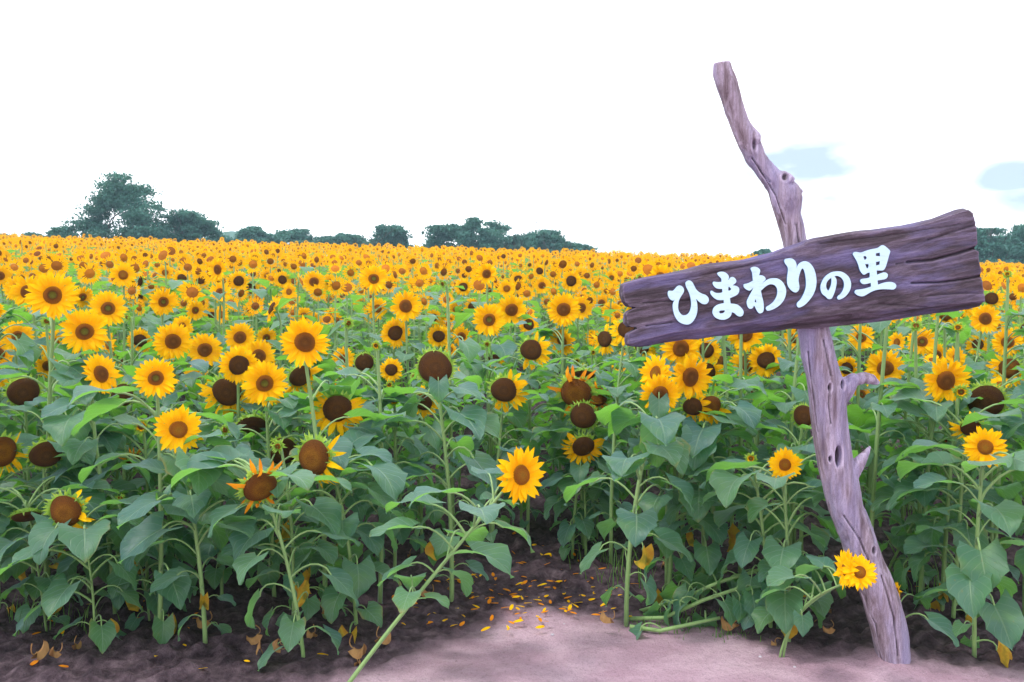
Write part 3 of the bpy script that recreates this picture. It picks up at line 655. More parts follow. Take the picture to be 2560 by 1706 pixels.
# u, v, diameter, kind, yaw, pitch, (depth), (options)
H_ = [
 # front row and foreground
 (165,1278,88,'v',-18,-8,3.72,{'bu':200,'ki':1}), (390,946,102,'g',0,5,3.8,{'bu':368}), (446,1074,118,'c',5,0,3.72,{'bu':487}), (300,1246,34,'b',0,70,4.0,{'bu':345}),
 (650,1217,92,'v',22,-22,3.55,{'bu':742,'ki':3}), (786,1144,100,'v',-32,-5,3.85,{'bu':880,'ki':2}), (662,959,116,'g',0,3,4.3,{'bu':668}), (1088,919,92,'o',0,-3,4.25,{'bu':1124,'ml':[(.87,-80,11,.7),(.7,150,9,1.1)]}),
 (1302,1188,140,'c',38,5,3.5,{'bu':850,'lean':1}), (1651,985,100,'f',5,-10,4.0,{'bu':1575,'ml':[(.72,-90,13,1.05),(.95,-100,12,.7)]}), (1962,1162,84,'c',8,0,3.78,{'bu':1996}), (1878,1147,40,'b',-20,10,3.9,{'bu':1950,'ki':0}),
 (2463,1118,102,'c',0,0,3.62,{'bu':2478}), (354,1066,56,'b',-8,0,4.3,{'ki':1}), (115,1136,80,'o',12,-18,4.1,{}), (65,1290,72,'o',10,-62,3.9,{}), (3,1130,82,'v',20,0,4.1,{'ki':2}),
 (708,1128,78,'o',5,-15,4.5,{}), (632,1062,80,'o',0,-52,4.7,{}), (333,1148,40,'v',20,-30,4.8,{}), (843,1022,108,'w',5,-12,4.35,{'ki':0}), (568,980,108,'w',-8,-10,4.8,{'ki':3}),
 (59,980,80,'o',0,-12,4.6,{}), (306,988,62,'o',25,-5,4.9,{}), (1260,975,96,'w',0,-8,4.9,{'ki':2}), (1057,1005,74,'w',-15,-30,5.0,{'ki':3}), (1440,982,86,'v',-10,-18,5.1,{'ki':3}),
 (1493,994,54,'v',-10,10,5.2,{'ki':0}), (1458,1040,74,'o',-18,-10,5.0,{}), (1458,1116,84,'w',10,-22,5.0,{'ki':0}), (1460,938,60,'o',0,-60,5.3,{}),
 (2117,1424,96,'c',-62,10,3.40,{'bu':2015,'low':1}), (2148,1431,88,'c',10,25,3.36,{'bu':2035,'low':1}), (2242,1478,46,'c',70,10,3.8,{'low':1}),
 (2427,1070,76,'w',10,-35,4.0,{'ki':3}), (2465,1003,94,'o',-5,-22,4.4,{}), (2370,1105,44,'b',0,60,4.6,{'bu':2190,'nohead':1}),
 # the crowd behind
 (132,739,120,'g',0,5), (270,772,92,'g',8,8), (212,830,116,'g',0,5), (432,854,96,'f',18,0), (512,875,86,'f',5,0), (600,844,76,'f',0,3), (762,856,124,'f',5,0), (597,913,100,'d',5,-8),
 (647,890,84,'f',15,0), (750,940,90,'w',35,-25), (308,688,64,'c',0,3), (262,645,32,'f',0,0), (785,705,58,'f',0,0), (723,730,44,'c',-25,0), (119,915,62,'f',15,0), (350,852,66,'d',0,-10),
 (272,862,62,'c',-55,0), (10,643,36,'f',0,0), (70,730,86,'f',-18,0), (38,722,62,'f',-28,5), (73,655,34,'f',0,0), (0,690,54,'f',0,0), (-6,885,78,'f',10,0), (237,674,33,'d',0,0), (140,660,28,'f',0,0),
 (111,672,28,'f',0,0), (413,682,42,'c',5,0), (455,697,46,'d',0,0), (502,700,46,'d',10,0), (597,703,52,'d',0,-5), (637,670,34,'f',0,0), (637,647,36,'d',0,0), (668,653,30,'f',0,0), (670,691,44,'f',0,0),
 (706,700,44,'d',0,0), (825,707,44,'f',10,0), (480,728,52,'w',0,0), (626,722,40,'w',0,0), (366,730,30,'c',0,0), (341,742,46,'w',0,0), (339,703,38,'o',0,0), (555,787,52,'c',-50,0), (530,790,42,'d',0,0),
 (590,792,42,'c',0,0), (666,845,54,'g',25,0), (609,770,38,'c',0,60), (829,787,40,'c',15,0), (760,790,46,'c',0,0), (785,800,40,'c',15,0), (455,818,62,'c',40,0), (1014,766,80,'f',0,3), (944,772,56,'c',0,0),
 (905,760,42,'f',0,0), (1223,800,86,'g',0,3), (1279,775,78,'f',0,-5), (1409,774,84,'f',0,0), (1453,770,62,'f',25,0), (978,925,62,'d',5,0), (988,833,76,'d',8,-5), (911,906,50,'o',0,-10), (858,898,60,'f',-15,0),
 (1083,795,44,'d',0,0), (1122,808,52,'d',0,0), (1097,841,62,'d',0,-8), (1126,875,36,'c',30,0), (1328,875,80,'w',5,0), (1512,848,62,'w',-30,5), (1478,845,42,'f',-50,0), (1219,730,50,'d',0,0), (1267,722,48,'c',0,0),
 (1296,699,42,'d',0,0), (1355,714,44,'f',0,0), (1393,674,36,'f',0,0), (1349,678,36,'d',0,0), (1428,703,54,'d',0,0), (1453,688,38,'f',0,0), (1158,718,46,'d',0,0), (1045,695,40,'f',0,0), (1125,655,28,'d',0,0),
 (1342,651,26,'f',0,0), (982,707,40,'f',25,0), (1504,758,46,'f',0,0), (1529,781,54,'g',0,0), (1529,695,38,'g',0,0), (1328,735,34,'g',0,0), (1300,728,26,'o',0,0), (1122,768,38,'f',15,0), (1139,774,38,'c',0,0),
 (1181,768,46,'d',0,-10), (1060,787,30,'o',0,0), (1702,871,102,'f',5,-3), (1766,876,76,'d',5,0), (1794,905,52,'w',10,0), (1766,930,70,'w',15,-5), (1725,943,118,'f',32,0), (1640,933,98,'c',-45,10),
 (1776,1014,80,'w',0,-20), (1732,1017,72,'w',0,-15), (1863,838,88,'f',0,0), (1915,901,88,'d',0,0), (1870,907,66,'w',0,0), (1988,846,62,'f',-15,0), (2152,845,70,'g',5,3), (2305,854,72,'g',0,0), (2341,887,58,'f',15,0),
 (2213,921,96,'f',0,0), (2364,952,116,'f',20,-5), (2519,856,72,'f',0,0), (2444,862,56,'d',0,0), (2463,797,74,'f',10,0), (2243,856,52,'c',-40,0), (2538,709,40,'f',0,0), (2481,701,38,'f',0,0), (2542,756,42,'c',-55,0),
 (2117,921,62,'d',0,-15), (2389,898,64,'c',40,10), (2523,921,74,'w',-10,0), (2494,712,26,'f',0,0), (2010,1040,58,'o',0,-5), (2402,980,50,'b',10,0), (2500,960,44,'c',0,50), (2330,900,40,'c',0,50), (2290,815,40,'b',0,40), (2395,820,40,'b',0,30),
]
S0 = {'g': .235, 'f': .23, 'c': .20, 'd': .22, 'w': .20, 'v': .19, 'o': .16, 'b': .085}
def front_limit(x):   # nearest row of the planted field at this x
    pts = [(-4, 3.7), (-.8, 3.75), (-.55, 4.6), (-.3, 5.0), (.45, 5.1), (.62, 4.4), (1.3, 4.1), (1.9, 4.2), (2.6, 3.8), (5, 3.7)]
    for (a, ya), (b, yb) in zip(pts, pts[1:]):
        if x < b: return ya + (yb - ya) * max(0, x - a) / (b - a)
    return 3.7
plants = []      # dicts for labelling
placed = []      # base positions
taken = []       # (u, v, D)
HD = []; CLEAR = []
for i, h in enumerate(H_):
    u, v, D, kind, yaw, pit = h[:6]; d = h[6] if len(h) > 6 else None; op = h[7] if len(h) > 7 else {}
    if d is None:
        best = 1e9
        for k in range(200):
            dd = 4.0 + k * .1
            p = unproj(u, v, dd); hgt = p.z - gh(p.x, p.y); S = D / FPX * dd
            c = abs(math.log(S / S0[kind])) + 3.0 * max(0, hgt - 1.65) + 3.0 * max(0, 1.05 - hgt) + .5 * abs(hgt - 1.4) + 5 * max(0, front_limit(p.x) - dd)
            if c < best: best = c; d = dd
    HD.append(d)
CLEAR = [(h[0], h[1], h[2], d) for h, d in zip(H_, HD)] + [((l + r_) / 2, v, 150, 3.76) for v, l, r_ in POST if 850 < v < 1640] + [(2180, 950, 60, 3.76), (2165, 1140, 70, 3.76)]
for i, h in enumerate(H_):
    u, v, D, kind, yaw, pit = h[:6]; d = HD[i]; op = h[7] if len(h) > 7 else {}
    p = unproj(u, v, d); Rr = D / FPX * d / 2 * {'v': 1.28, 'w': 1.1, 'o': 1.05}.get(kind, 1)
    if kind in 'g': kind_i = i
    bx = (op['bu'] - U0) / FPX * d if 'bu' in op else p.x + random.uniform(-.1, .1)
    by = d + (.12 if not op.get('lean') else -.02)
    if op.get('lean'): bx = (850 - U0) / FPX * 3.45; by = 3.42
    f = facing(p, yaw, pit)
    b = Vector((bx, by, gh(bx, by)))
    lean = None; lv = 21 if d < 4.45 else 19; ls = 1.0; low = .07
    if op.get('lean'): lean = ((p.x - bx) * .36, .0, (p.z - b.z) * .40); lv = 15; ls = .88; low = .3
    if op.get('low'): lv = 4; ls = .7; low = .3; by = 3.74; b = Vector((bx, by, gh(bx, by)))
    if op.get('nohead'): by = d; b = Vector((bx, by, gh(bx, by))); lean = ((p.x - bx) * .4, 0, (p.z - b.z) * .4)
    near = d < 5.15; ls *= 1.0 if d < 4.6 else .85 if d < 6 else .72
    o = sunflower(p, Rr, kind, f, b, 1000 + i, lv, near, lean, lscale=ls, low=low, kind_i=op.get('ki'), dry=1 if d < 4.4 and not op.get('low') and not op.get('lean') else 0, top_bare=.8, manual=op.get('ml', ()))
    plants.append(dict(o=o, u=u, v=v, D=D, kind=kind, d=d, hero=True)); placed.append((b.x, b.y)); taken.append((u, v, D))
# fillers: rows behind until there are 300 plants in view
NPL = 300
rows = []; y = 3.9
while y < 12:
    x = -y * .66 - .2
    while x < y * .66 + .2:
        rows.append((x + random.uniform(-.12, .12), y + random.uniform(-.12, .12))); x += .37
    y += .37
DMAX = None; i = 0
for (x, y) in rows:
    if len(plants) >= NPL: DMAX = y if DMAX is None else DMAX; break
    if y < front_limit(x) + .08: continue
    if min((x - a) ** 2 + (y - b) ** 2 for a, b in placed) < .21 ** 2: continue
    i += 1; r_ = random.Random(5000 + i); ok = None
    for t in range(14):
        hz = r_.uniform(1.2, 1.72) if t < 9 else r_.uniform(.8, 1.1); kind = r_.choice('ffgcddgfffwg' if y > 5.6 else 'fgdwcbb'); S = S0[kind] * r_.uniform(.75, 1.02)
        p = Vector((x + r_.uniform(-.08, .08), y - .1, gh(x, y) + hz)); u, v = proj(p); D = S / y * FPX
        if all(math.hypot(u - a, v - b) > .42 * (D + c) for a, b, c in taken if abs(u - a) < 200) and not (y < 5.8 and v > 980): ok = 1; break
    if not ok: kind = 'b'; S = .075; D = S / y * FPX
    yaw = r_.gauss(0, 30); f = facing(p, yaw, r_.gauss(0, 13))
    near = False
    o = sunflower(p, S / 2, kind, f, Vector((x, y, gh(x, y))), 6000 + i, 18 if y < 6.5 else 14, near, lscale=.85 if y < 6 else .72, top_bare=.74)
    plants.append(dict(o=o, u=u, v=v, D=D, kind=kind, d=y, hero=False)); placed.append((x, y)); taken.append((u, v, D))
if DMAX is None: DMAX = 12
print('plants', len(plants), 'reach', DMAX)

# ---------------------------------------------------------------- far field (thousands of plants): one mass
def far_tpl(lod, seed):
    r_ = random.Random(seed); mb = MB(); hgt = 1.45; S = .19 if lod == 1 else .2; kind = seed % 5
    f = Vector((r_.gauss(0, .25), -1, r_.gauss(0.05, .25))).normalized(); M = Matrix.Translation((0, 0, hgt)) @ frame(f) @ Matrix.Scale(S / 2, 4)
    n = 28 if lod == 1 else 14
    for k in range(n):
        an = 2 * math.pi * k / n + r_.gauss(0, .05); w = 3.4 / n; ro = r_.uniform(.85, 1.05); z = r_.uniform(.05, .3)
        c, s = math.cos, math.sin
        mb.add([M @ Vector(q) for q in ((c(an) * .36, s(an) * .36, 0), (c(an - w) * .68, s(an - w) * .68, z * .5), (c(an) * ro, s(an) * ro, z), (c(an + w) * .68, s(an + w) * .68, z * .5))], [(0, 1, 2, 3)], 0, .5)
    nd = 12 if lod == 1 else 7; rd = (.40 if kind != 3 else .55) if lod == 1 else .33
    vs = [M @ Vector((0, 0, .22))] + [M @ Vector((math.cos(6.283 * k / nd) * rd, math.sin(6.283 * k / nd) * rd, .08)) for k in range(nd)]
    mb.add(vs, [(0, 1 + k, 1 + (k + 1) % nd) for k in range(nd)], 1, .5)
    mb.tube([(0, 0.03, 0), (0, .05, hgt * .6), (0, .02, hgt)], [.012, .01, .008], 3, 3, .5, False)
    for k in range(9 if lod == 1 else 5):
        a = k * GOLD + seed; z = (.35 + .58 * k / 9) * hgt if lod == 1 else (.5 + .4 * k / 5) * hgt; L = r_.uniform(.15, .24) * (1 if lod == 1 else 1.25)
        d = Vector((math.cos(a), math.sin(a), 0)); t = Vector((-d.y, d.x, 0)); up = Vector((0, 0, 1)); p0 = Vector((0, 0, z)) + d * .12 + up * .06; dr = r_.uniform(-.9, .1)
        q = lambda a_, b_, c_: p0 + d * a_ * L + t * b_ * L + up * c_ * L
        if lod == 1:
            mb.add([q(0, 0, 0), q(0, .42, .02), q(.45, .4, .08 + dr * .25), q(1, 0, dr * .9), q(.45, -.4, .08 + dr * .25), q(0, -.42, .02), q(.45, 0, dr * .3)],
                   [(0, 1, 2, 6), (6, 2, 3), (6, 3, 4), (0, 6, 4, 5)], 2, .5)
            mb.tube([(0, 0, z), p0], [.004, .003], 3, 3, .5, False)
        else: mb.add([q(-.2, 0, -.1), q(.3, .42, dr * .2), q(1, 0, dr * .8), q(.3, -.42, dr * .2)], [(0, 1, 2, 3)], 2, .5)
    return tpl(mb)
def far_field(y0, y1, lod, sp):
    xs, ys = [], []; y = y0
    while y < y1:
        n = int(y * .74 * 2 / sp); x = -y * .74 + rng.random(n) * sp * .3 + np.arange(n) * sp; xs.append(x + rng.normal(0, sp * .22, n)); ys.append(np.full(n, y) + rng.normal(0, sp * .22, n)); y += sp
    xs = np.concatenate(xs); ys = np.concatenate(ys); n = len(xs)
    keep = np.array([noise.noise(Vector((a * .45, b * .45, 5))) + .5 * noise.noise(Vector((a * 1.3, b * 1.3, 9))) > (-.38 if b > 26 else -.22) for a, b in zip(xs, ys)]); xs, ys = xs[keep], ys[keep]; n = len(xs)
    zz = np.array([gh(a, b) + .16 * noise.noise(Vector((a * .8, b * .8, 1))) for a, b in zip(xs, ys)])
    az = rng.normal(0, .42, n) + np.arctan2(xs, ys) * .4; s = rng.uniform(.76, 1.16, n)
    Mx = np.zeros((n, 4, 4)); c, sn = np.cos(-az), np.sin(-az)
    Mx[:, 0, 0] = c * s; Mx[:, 0, 1] = -sn * s; Mx[:, 1, 0] = sn * s; Mx[:, 1, 1] = c * s; Mx[:, 2, 2] = s; Mx[:, 0, 3] = xs; Mx[:, 1, 3] = ys; Mx[:, 2, 3] = zz; Mx[:, 3, 3] = 1
    return replicate([far_tpl(lod, k) for k in range(10)], rng.integers(0, 10, n), Mx)
parts_ = [far_field(DMAX + .1, 17, 1, .37), far_field(17, 50, 2, .36)]
off_ = 0; acc = [[], [], [], [], []]
for pi_, (V, L, T, Mi, Rn) in enumerate(parts_):
    if pi_: Mi = np.where(Mi == 1, 4, Mi)
    for k, a in enumerate((V, L + off_, T, Mi, Rn)): acc[k].append(a)
    off_ += len(V)
acc = [np.concatenate(a) for a in acc]
me = np_mesh('sunflower_field', acc[0], acc[1].astype(np.int32), acc[2], acc[3], acc[4], [PETALFAR, D_FAR, LEAFFAR, STEM, D_FAR2], False)
tag(obj('sunflower_field', me), 'dense mass of small yellow sunflowers covering the slope up to the treeline', 'sunflower field', kind='stuff')

# ---------------------------------------------------------------- trees along the crest
def tree_mat(name, a, b):
    t = NT(name); n = t.noise(t.geo().outputs['Position'], .9, 4)
    c = t.mix(t.attr('rnd'), a, b); c = t.mix(t.math('MULTIPLY', t.step(n, .5, .7), .5), c, tuple(min(1, x * 1.7) for x in b))
    return t.bsdf(c, .6, .3, None, (.08, .2, .1), .25)
TREE = tree_mat('tree_leaves', (.018, .095, .09), (.06, .18, .14))
_t = NT('tree_bark'); BARK = _t.bsdf(_t.mix(_t.noise(_t.obj(), 6), (.045, .035, .035), (.09, .07, .065)), .9, .1)
def tree(u0, u1, vtop, vbase, d, label, seed, name='broadleaf_tree', dens=1.0, airy=.5, cat='tree', shape=None):
    r_ = random.Random(seed); rg = np.random.default_rng(seed)
    uc = (u0 + u1) / 2; x = (uc - U0) / FPX * d; base = Vector((x, d, gh(x, d))); top = unproj(uc, vtop, d).z
    seen = unproj(uc, vbase, d).z; hw = (u1 - u0) / 2 / FPX * d; H = top - base.z
    root = empty(name, base); tag(root, label, cat)
    cb = max(.2, seen - base.z - .15 * (top - seen)); ch = H - cb
    # trunk and limbs
    tk = MB(); tips = []
    nt = 1 if H > 7 else 2
    def limb(p, dr, ln, rad, dep):
        pts = [p]; q = p; dd = dr.copy()
        for i in range(4):
            dd = (dd + Vector((r_.gauss(0, .16), r_.gauss(0, .16), r_.gauss(.05, .1)))).normalized(); q = q + dd * ln / 4; pts.append(q)
        tk.tube(pts, [rad * (1 - .16 * i) for i in range(5)], 5, 0, .5, False)
        if dep == 0 or rad < .015: tips.append(pts[-1]); tips.append(pts[-2]); tips.append(pts[2]); return
        for k in range(r_.choice((2, 3, 3))):
            a = r_.uniform(0, 6.28); nd = (dd + Vector((math.cos(a), math.sin(a), r_.uniform(-.1, .5))) * r_.uniform(.5, .95)).normalized()
            limb(pts[r_.choice((2, 3, 4))], nd, ln * r_.uniform(.6, .82), rad * .6, dep - 1)
    for k in range(nt): limb(Vector((r_.uniform(-.2, .2) * hw * (nt - 1), 0, -.2)), Vector((r_.gauss(0, .1), 0, 1)), H * .45, max(.07, H * .018), 4)
    obj('trunk', tk.mesh('trunk', [BARK]), root)
    # crown: leaf sprays about limb tips squeezed into the envelope
    T_ = np.array([t[:] for t in tips]); T_ -= T_.mean(0)
    T_[:, 0] *= hw * .85 / max(.1, np.percentile(abs(T_[:, 0]), 90)); T_[:, 1] *= hw * .6 / max(.1, np.percentile(abs(T_[:, 1]), 95))
    lo, hi = T_[:, 2].min(), T_[:, 2].max(); zz = (np.argsort(np.argsort(T_[:, 2])) / len(T_)) ** .8
    # envelope: height depends on how far out the spray sits
    lim = np.sqrt(np.clip(1 - (np.abs(T_[:, 0]) / hw) ** 2.4, .06, 1)) * np.array([.86 + .22 * noise.noise(Vector((q / hw * 2.6, seed * 3.7, 0))) for q in T_[:, 0]])
    if shape: lim = lim * np.array([shape(q / hw) for q in T_[:, 0]])
    T_[:, 2] = zz * lim; T_[:, 2] = cb + ch * T_[:, 2] / np.percentile(T_[:, 2], 99.5) * .93
    extra = np.stack([rg.uniform(-hw * .9, hw * .9, int(12 * dens)), rg.uniform(-hw * .4, hw * .4, int(12 * dens)), cb + rg.uniform(0, .35, int(12 * dens)) * ch * .8], 1)
    keep = rg.random(len(T_)) > airy * .8; C = np.concatenate([T_[keep], extra]); rs = hw * .12 + .12
    per = int(64 * dens * max(1, min(3, rs / .35)))
    N = len(C) * per; idx = np.repeat(np.arange(len(C)), per)
    g = np.clip(rg.normal(0, 1, (N, 3)), -1.7, 1.7) * np.array([1.4, 1.1, .42]) * (rs * rg.uniform(.35, 1.0, len(C))[idx] * (1 - airy * .35))[:, None]
    P = C[idx] + g; P = P[P[:, 2] < H * 1.05]; N = len(P)
    s = rg.uniform(.6, 1.4, N) * (d * .001 + .02)
    A = rg.normal(0, 1, (N, 3)); A /= np.linalg.norm(A, axis=1)[:, None]; Bv = np.cross(A, rg.normal(0, 1, (N, 3))); Bv /= np.linalg.norm(Bv, axis=1)[:, None]
    A *= s[:, None] * 1.3; Bv *= s[:, None] * .7
    V = np.stack([P - A, P + Bv, P + A, P - Bv], 1).reshape(-1, 3).astype(np.float32)
    rn = np.repeat(np.clip(rg.random(len(C))[idx][:N] * .7 + rg.random(N) * .3, 0, 1), 4).astype(np.float32)
    me = np_mesh('crown', V, np.arange(N * 4, dtype=np.int32), np.full(N, 4, np.int32), np.zeros(N, np.int32), rn, [TREE], False)
    obj('crown', me, root)
    return root
G_TREES = 'trees beyond the crest of the field'
TR = [
 (60,110,584,602,62,'faint low bush peeping over the flowers near the left edge','bush',11,.5,.6),
 (-30,30,588,600,66,'faint low bush at the far left edge of the skyline','bush',12,.5,.6),
 (125,190,568,602,58,'low bush at the left foot of the tallest tree','bush',13,.7,.5),
 (158,415,447,602,58,'tallest tree on the left skyline with airy spreading crown','broadleaf_tree',14,1.3,.28),
 (300,440,500,602,60,'slim airy tree merging with the right side of the tallest tree','broadleaf_tree',15,.5,.9),
 (390,555,533,605,60,'bushy dark tree with a raised right shoulder beside the tallest tree','broadleaf_tree',16,.9,.5),
 (598,668,567,610,72,'small narrow tree just right of the distant blue hill','broadleaf_tree',17,.8,.4),
 (660,790,574,616,74,'low wide tree between the small narrow tree and the lowest bushes','broadleaf_tree',18,.9,.5),
 (775,850,592,618,76,'lowest bush in the middle of the left treeline','bush',19,.7,.6),
 (830,935,586,620,76,'low rounded bush left of the dark pointed tree','bush',20,.8,.5),
 (928,1018,563,622,72,'dark tree with one pointed top left of the gap of sky','broadleaf_tree',21,1.0,.4),
 (1055,1190,562,628,70,'left part of the central clump, a low round tree','broadleaf_tree',22,1.0,.45),
 (1150,1280,545,630,68,'tallest tree of the central clump with two rounded tops','broadleaf_tree',23,1.0,.45),
 (1250,1330,590,632,70,'low bush joining the central clump to its right neighbour','bush',24,.9,.4),
 (1300,1420,572,634,70,'round tree at the right end of the central clump','broadleaf_tree',25,1.0,.5),
 (1390,1490,608,636,72,'low trailing bush at the right end of the central treeline','bush',26,.7,.5),
 (1885,1925,625,655,70,'small tree top showing just above the sign board','broadleaf_tree',27,.9,.4),
 (2380,2520,570,676,62,'dense dark tree partly hidden by the right end of the board','broadleaf_tree',28,2.0,.2),
 (2470,2640,560,676,60,'dense dark tree at the right edge of the photo','broadleaf_tree',29,2.0,.2),
 (2600,2760,575,676,62,'dense dark tree beyond the right edge','broadleaf_tree',30,1.2,.2)]
for (a, b, vt, vb, d, lab, nm, sd_, dn, ai) in TR:
    if a > 2590: continue
    o = tree(a, b, vt, vb, d, lab, sd_, nm, dn, ai, 'bush' if nm == 'bush' else 'tree'); o['group'] = G_TREES
# far blue hill
mb = MB(); n = 24
for k in range(n + 1):
    t = k / n; u = 470 + 260 * t; z = unproj(u, 578 + 34 * abs(t - .42) ** 1.4 * 3, 420); b0 = z.copy(); b0.z = -5
    b1 = z + Vector((0, 60, -12)); mb.add([b0, z, b1], [])
for k in range(n): mb.f += [(3 * k, 3 * k + 3, 3 * k + 4, 3 * k + 1), (3 * k + 1, 3 * k + 4, 3 * k + 5, 3 * k + 2)]; mb.m += [0, 0]
_t = NT('hill_woods'); HILL = _t.bsdf(_t.mix(_t.noise(_t.geo().outputs['Position'], .3), (.05, .11, .08), (.09, .16, .10)), .9, .1)
tag(obj('hill', mb.mesh('hill', [HILL])), 'pale blue wooded hill far beyond the field', 'hill', kind='structure')

# ---------------------------------------------------------------- things on the ground
fp = []
for k in range(4):
    m = petals_mb(2, 0, 1.0, 300 + k, .15, layers=1, width=.34, messy=.2); b = MB(); nv = 18
    b.add(m.v[:nv], m.f[:10], 0, m.r[0], m.uv[:nv]); fp.append(b.mesh('fallen_petal', [PETALOLD if k > 1 else PETAL]))
def on_ground(u, v): p = ground_hit(u, v); return p
for k in range(195):
    r_ = random.Random(900 + k)
    if k >= 150:
        u = r_.triangular(1050, 1560, 1400); v = r_.uniform(1330, 1480); lab = 'yellow petal fallen in the shade at the back of the clearing'; grp = 'petals fallen at the back of the clearing'
    elif k < 105:
        u = r_.triangular(950, 1590, 1330); v = r_.triangular(1440, 1610, 1520)
        if v > 1600 - abs(u - 1250) * .05 and r_.random() < .7: v -= 60
        lab = 'yellow petal fallen near the path edge of the middle clearing'; grp = 'petals fallen in the clearing'
    elif k < 128:
        u = r_.uniform(60, 900); v = r_.uniform(1520, 1700); lab = 'yellow petal fallen at the front left among the stems'; grp = 'petals fallen at the front left'
    else:
        u = r_.uniform(2230, 2420); v = r_.uniform(1380, 1560); lab = 'yellow petal fallen behind the right side of the post'; grp = 'petals fallen behind the post'
    p = on_ground(u, v); s = r_.uniform(.035, .06)
    o = obj('fallen_petal', r_.choice(fp), M=Matrix.Translation(p + Vector((0, 0, .028 + .004))) @ Matrix.Rotation(r_.uniform(0, 6.28), 4, 'Z') @ Matrix.Rotation(r_.gauss(0, .25), 4, 'X') @ Matrix.Scale(s, 4))
    tag(o, lab, 'petal', grp)
_t = NT('stone'); STONE = _t.bsdf(_t.mix(_t.noise(_t.obj(), 3), (.3, .27, .33), (.5, .46, .52)), .9, .2)
stm = []
for k in range(3):
    bm = bmesh.new(); bmesh.ops.create_icosphere(bm, subdivisions=2, radius=1)
    for v in bm.verts: v.co *= 1 + .28 * noise.noise(v.co * 1.3 + Vector((k * 9, 0, 0))); v.co.z *= .6
    me = bpy.data.meshes.new('pebble'); bm.to_mesh(me); bm.free(); me.materials.append(STONE); stm.append(me)
SPOTS = [(1088, 1541, 11, 'larger white stone on the path edge, left of the petals'), (1480, 1418, 10, 'larger grey stone among petals at the back of the clearing')]
for k in range(90):
    r_ = random.Random(1900 + k)
    if k < 2: u, v, s, lab = SPOTS[k]; grp = None
    else:
        u = r_.uniform(850, 2450); v = r_.uniform(1430, 1690); s = r_.uniform(1.6, 5); lab = 'tiny pale pebble lying on the bare soil in front'; grp = 'tiny pale pebbles on the soil'
    p = on_ground(u, v); s = s / FPX * p.y
    o = obj('pebble', stm[k % 3], M=Matrix.Translation(p + Vector((0, 0, s * .3))) @ Matrix.Rotation(r_.uniform(0, 6), 4, 'Z') @ Matrix.Scale(s, 4)); tag(o, lab, 'pebble', grp)
_t = NT('litter'); LITTER = _t.bsdf(_t.mix(_t.noise(_t.obj(), 18), (.16, .07, .03), (.40, .24, .10)), .9, .1)
DEAD = []
for m_ in DRYLEAF:
    m2 = m_.copy(); m2.materials.clear(); m2.materials.append(LITTER); m2.materials.append(LITTER); DEAD.append(m2)
for k in range(26):
    r_ = random.Random(2900 + k); u, v = (r_.uniform(60, 950), r_.uniform(1560, 1700)) if k < 14 else (r_.uniform(1000, 2350), r_.uniform(1400, 1620))
    p = on_ground(u, v)
    o = obj('dead_leaf', DEAD[k % 3], M=Matrix.Translation(p + Vector((0, 0, .03))) @ Matrix.Rotation(r_.uniform(0, 6.28), 4, 'Z') @ Matrix.Rotation(r_.gauss(1.2, .5), 4, 'Y') @ Matrix.Translation((-.1, 0, -.02)) @ Matrix.Scale(r_.uniform(.35, .7), 4))
    tag(o, 'crumpled brown dead leaf lying on the soil at the front left' if k < 14 else 'crumpled brown dead leaf lying near the back edge of the path', 'dead leaf', 'dead leaves at the front left' if k < 14 else 'dead leaves behind the path')
# sparse grass tufts, one mass
gm = MB()
for (u, v, n, hh) in ((1545, 1470, 26, .34), (1520, 1420, 18, .3), (1720, 1560, 60, .12), (1650, 1570, 50, .10), (2300, 1470, 50, .3), (90, 1560, 40, .22), (230, 1560, 20, .18), (1780, 1585, 40, .08), (2260, 1300, 30, .3), (1850, 1600, 30, .07)):
    p = ground_hit(u, v)
    for k in range(n):
        r_ = random.Random(k * 31 + u); q = p + Vector((r_.gauss(0, .10), r_.gauss(0, .07), -.01)); a = r_.uniform(0, 6.28); h = hh * r_.uniform(.5, 1.1); ln = r_.uniform(.1, .6) * h
        d = Vector((math.cos(a), math.sin(a), 0)); t = Vector((-d.y, d.x, 0)) * .0035
        vs = []
        for i in range(4):
            s = i / 3; c = q + d * ln * s * s + Vector((0, 0, h * s * (1 - .25 * s))); vs += [c - t * (1 - s * .95), c + t * (1 - s * .95)]
        gm.add(vs, [(2 * i, 2 * i + 1, 2 * i + 3, 2 * i + 2) for i in range(3)], 0, r_.random())
_t = NT('grass'); GR = _t.bsdf(_t.mix(_t.attr('rnd'), (.06, .16, .04), (.14, .26, .06)), .6, .3, None, (.2, .4, .05), .3)
tag(obj('grass', gm.mesh('grass', [GR])), 'thin grass blades growing at the feet of the sunflowers', 'grass', kind='stuff')

# fallen sunflowers beside the post
def fallen(pts_px, dep, label, seed, leaves):
    pts = [unproj(u, v, d) for (u, v), d in zip(pts_px, dep)]
    for p in pts: p.z = max(p.z, gh(p.x, p.y) + .02)
    root = empty('fallen_sunflower', Vector((pts[0].x, pts[0].y, gh(pts[0].x, pts[0].y)))); B = root.location.copy()
    tag(root, label, 'sunflower', 'fallen sunflowers left of the post')
    mb = MB(); mb.tube([p - B for p in pts], [.011 - .004 * i / len(pts) for i in range(len(pts))], 8); obj('stem', mb.mesh('stem', [STEM]), root)
    r_ = random.Random(seed)
    for k in range(leaves):
        q = .25 + .7 * (k + .5) / leaves; x = q * (len(pts) - 1); i = int(x); p = (pts[i].lerp(pts[min(i + 1, len(pts) - 1)], x - i)) - B
        li = 13 - r_.randint(0, 4)
        obj('leaf', LEAVES[li][1], root, M=Matrix.Translation(p) @ Matrix.Rotation(r_.uniform(0, 6.28), 4, 'Z') @ Matrix.Scale(r_.uniform(.55, .9), 4))
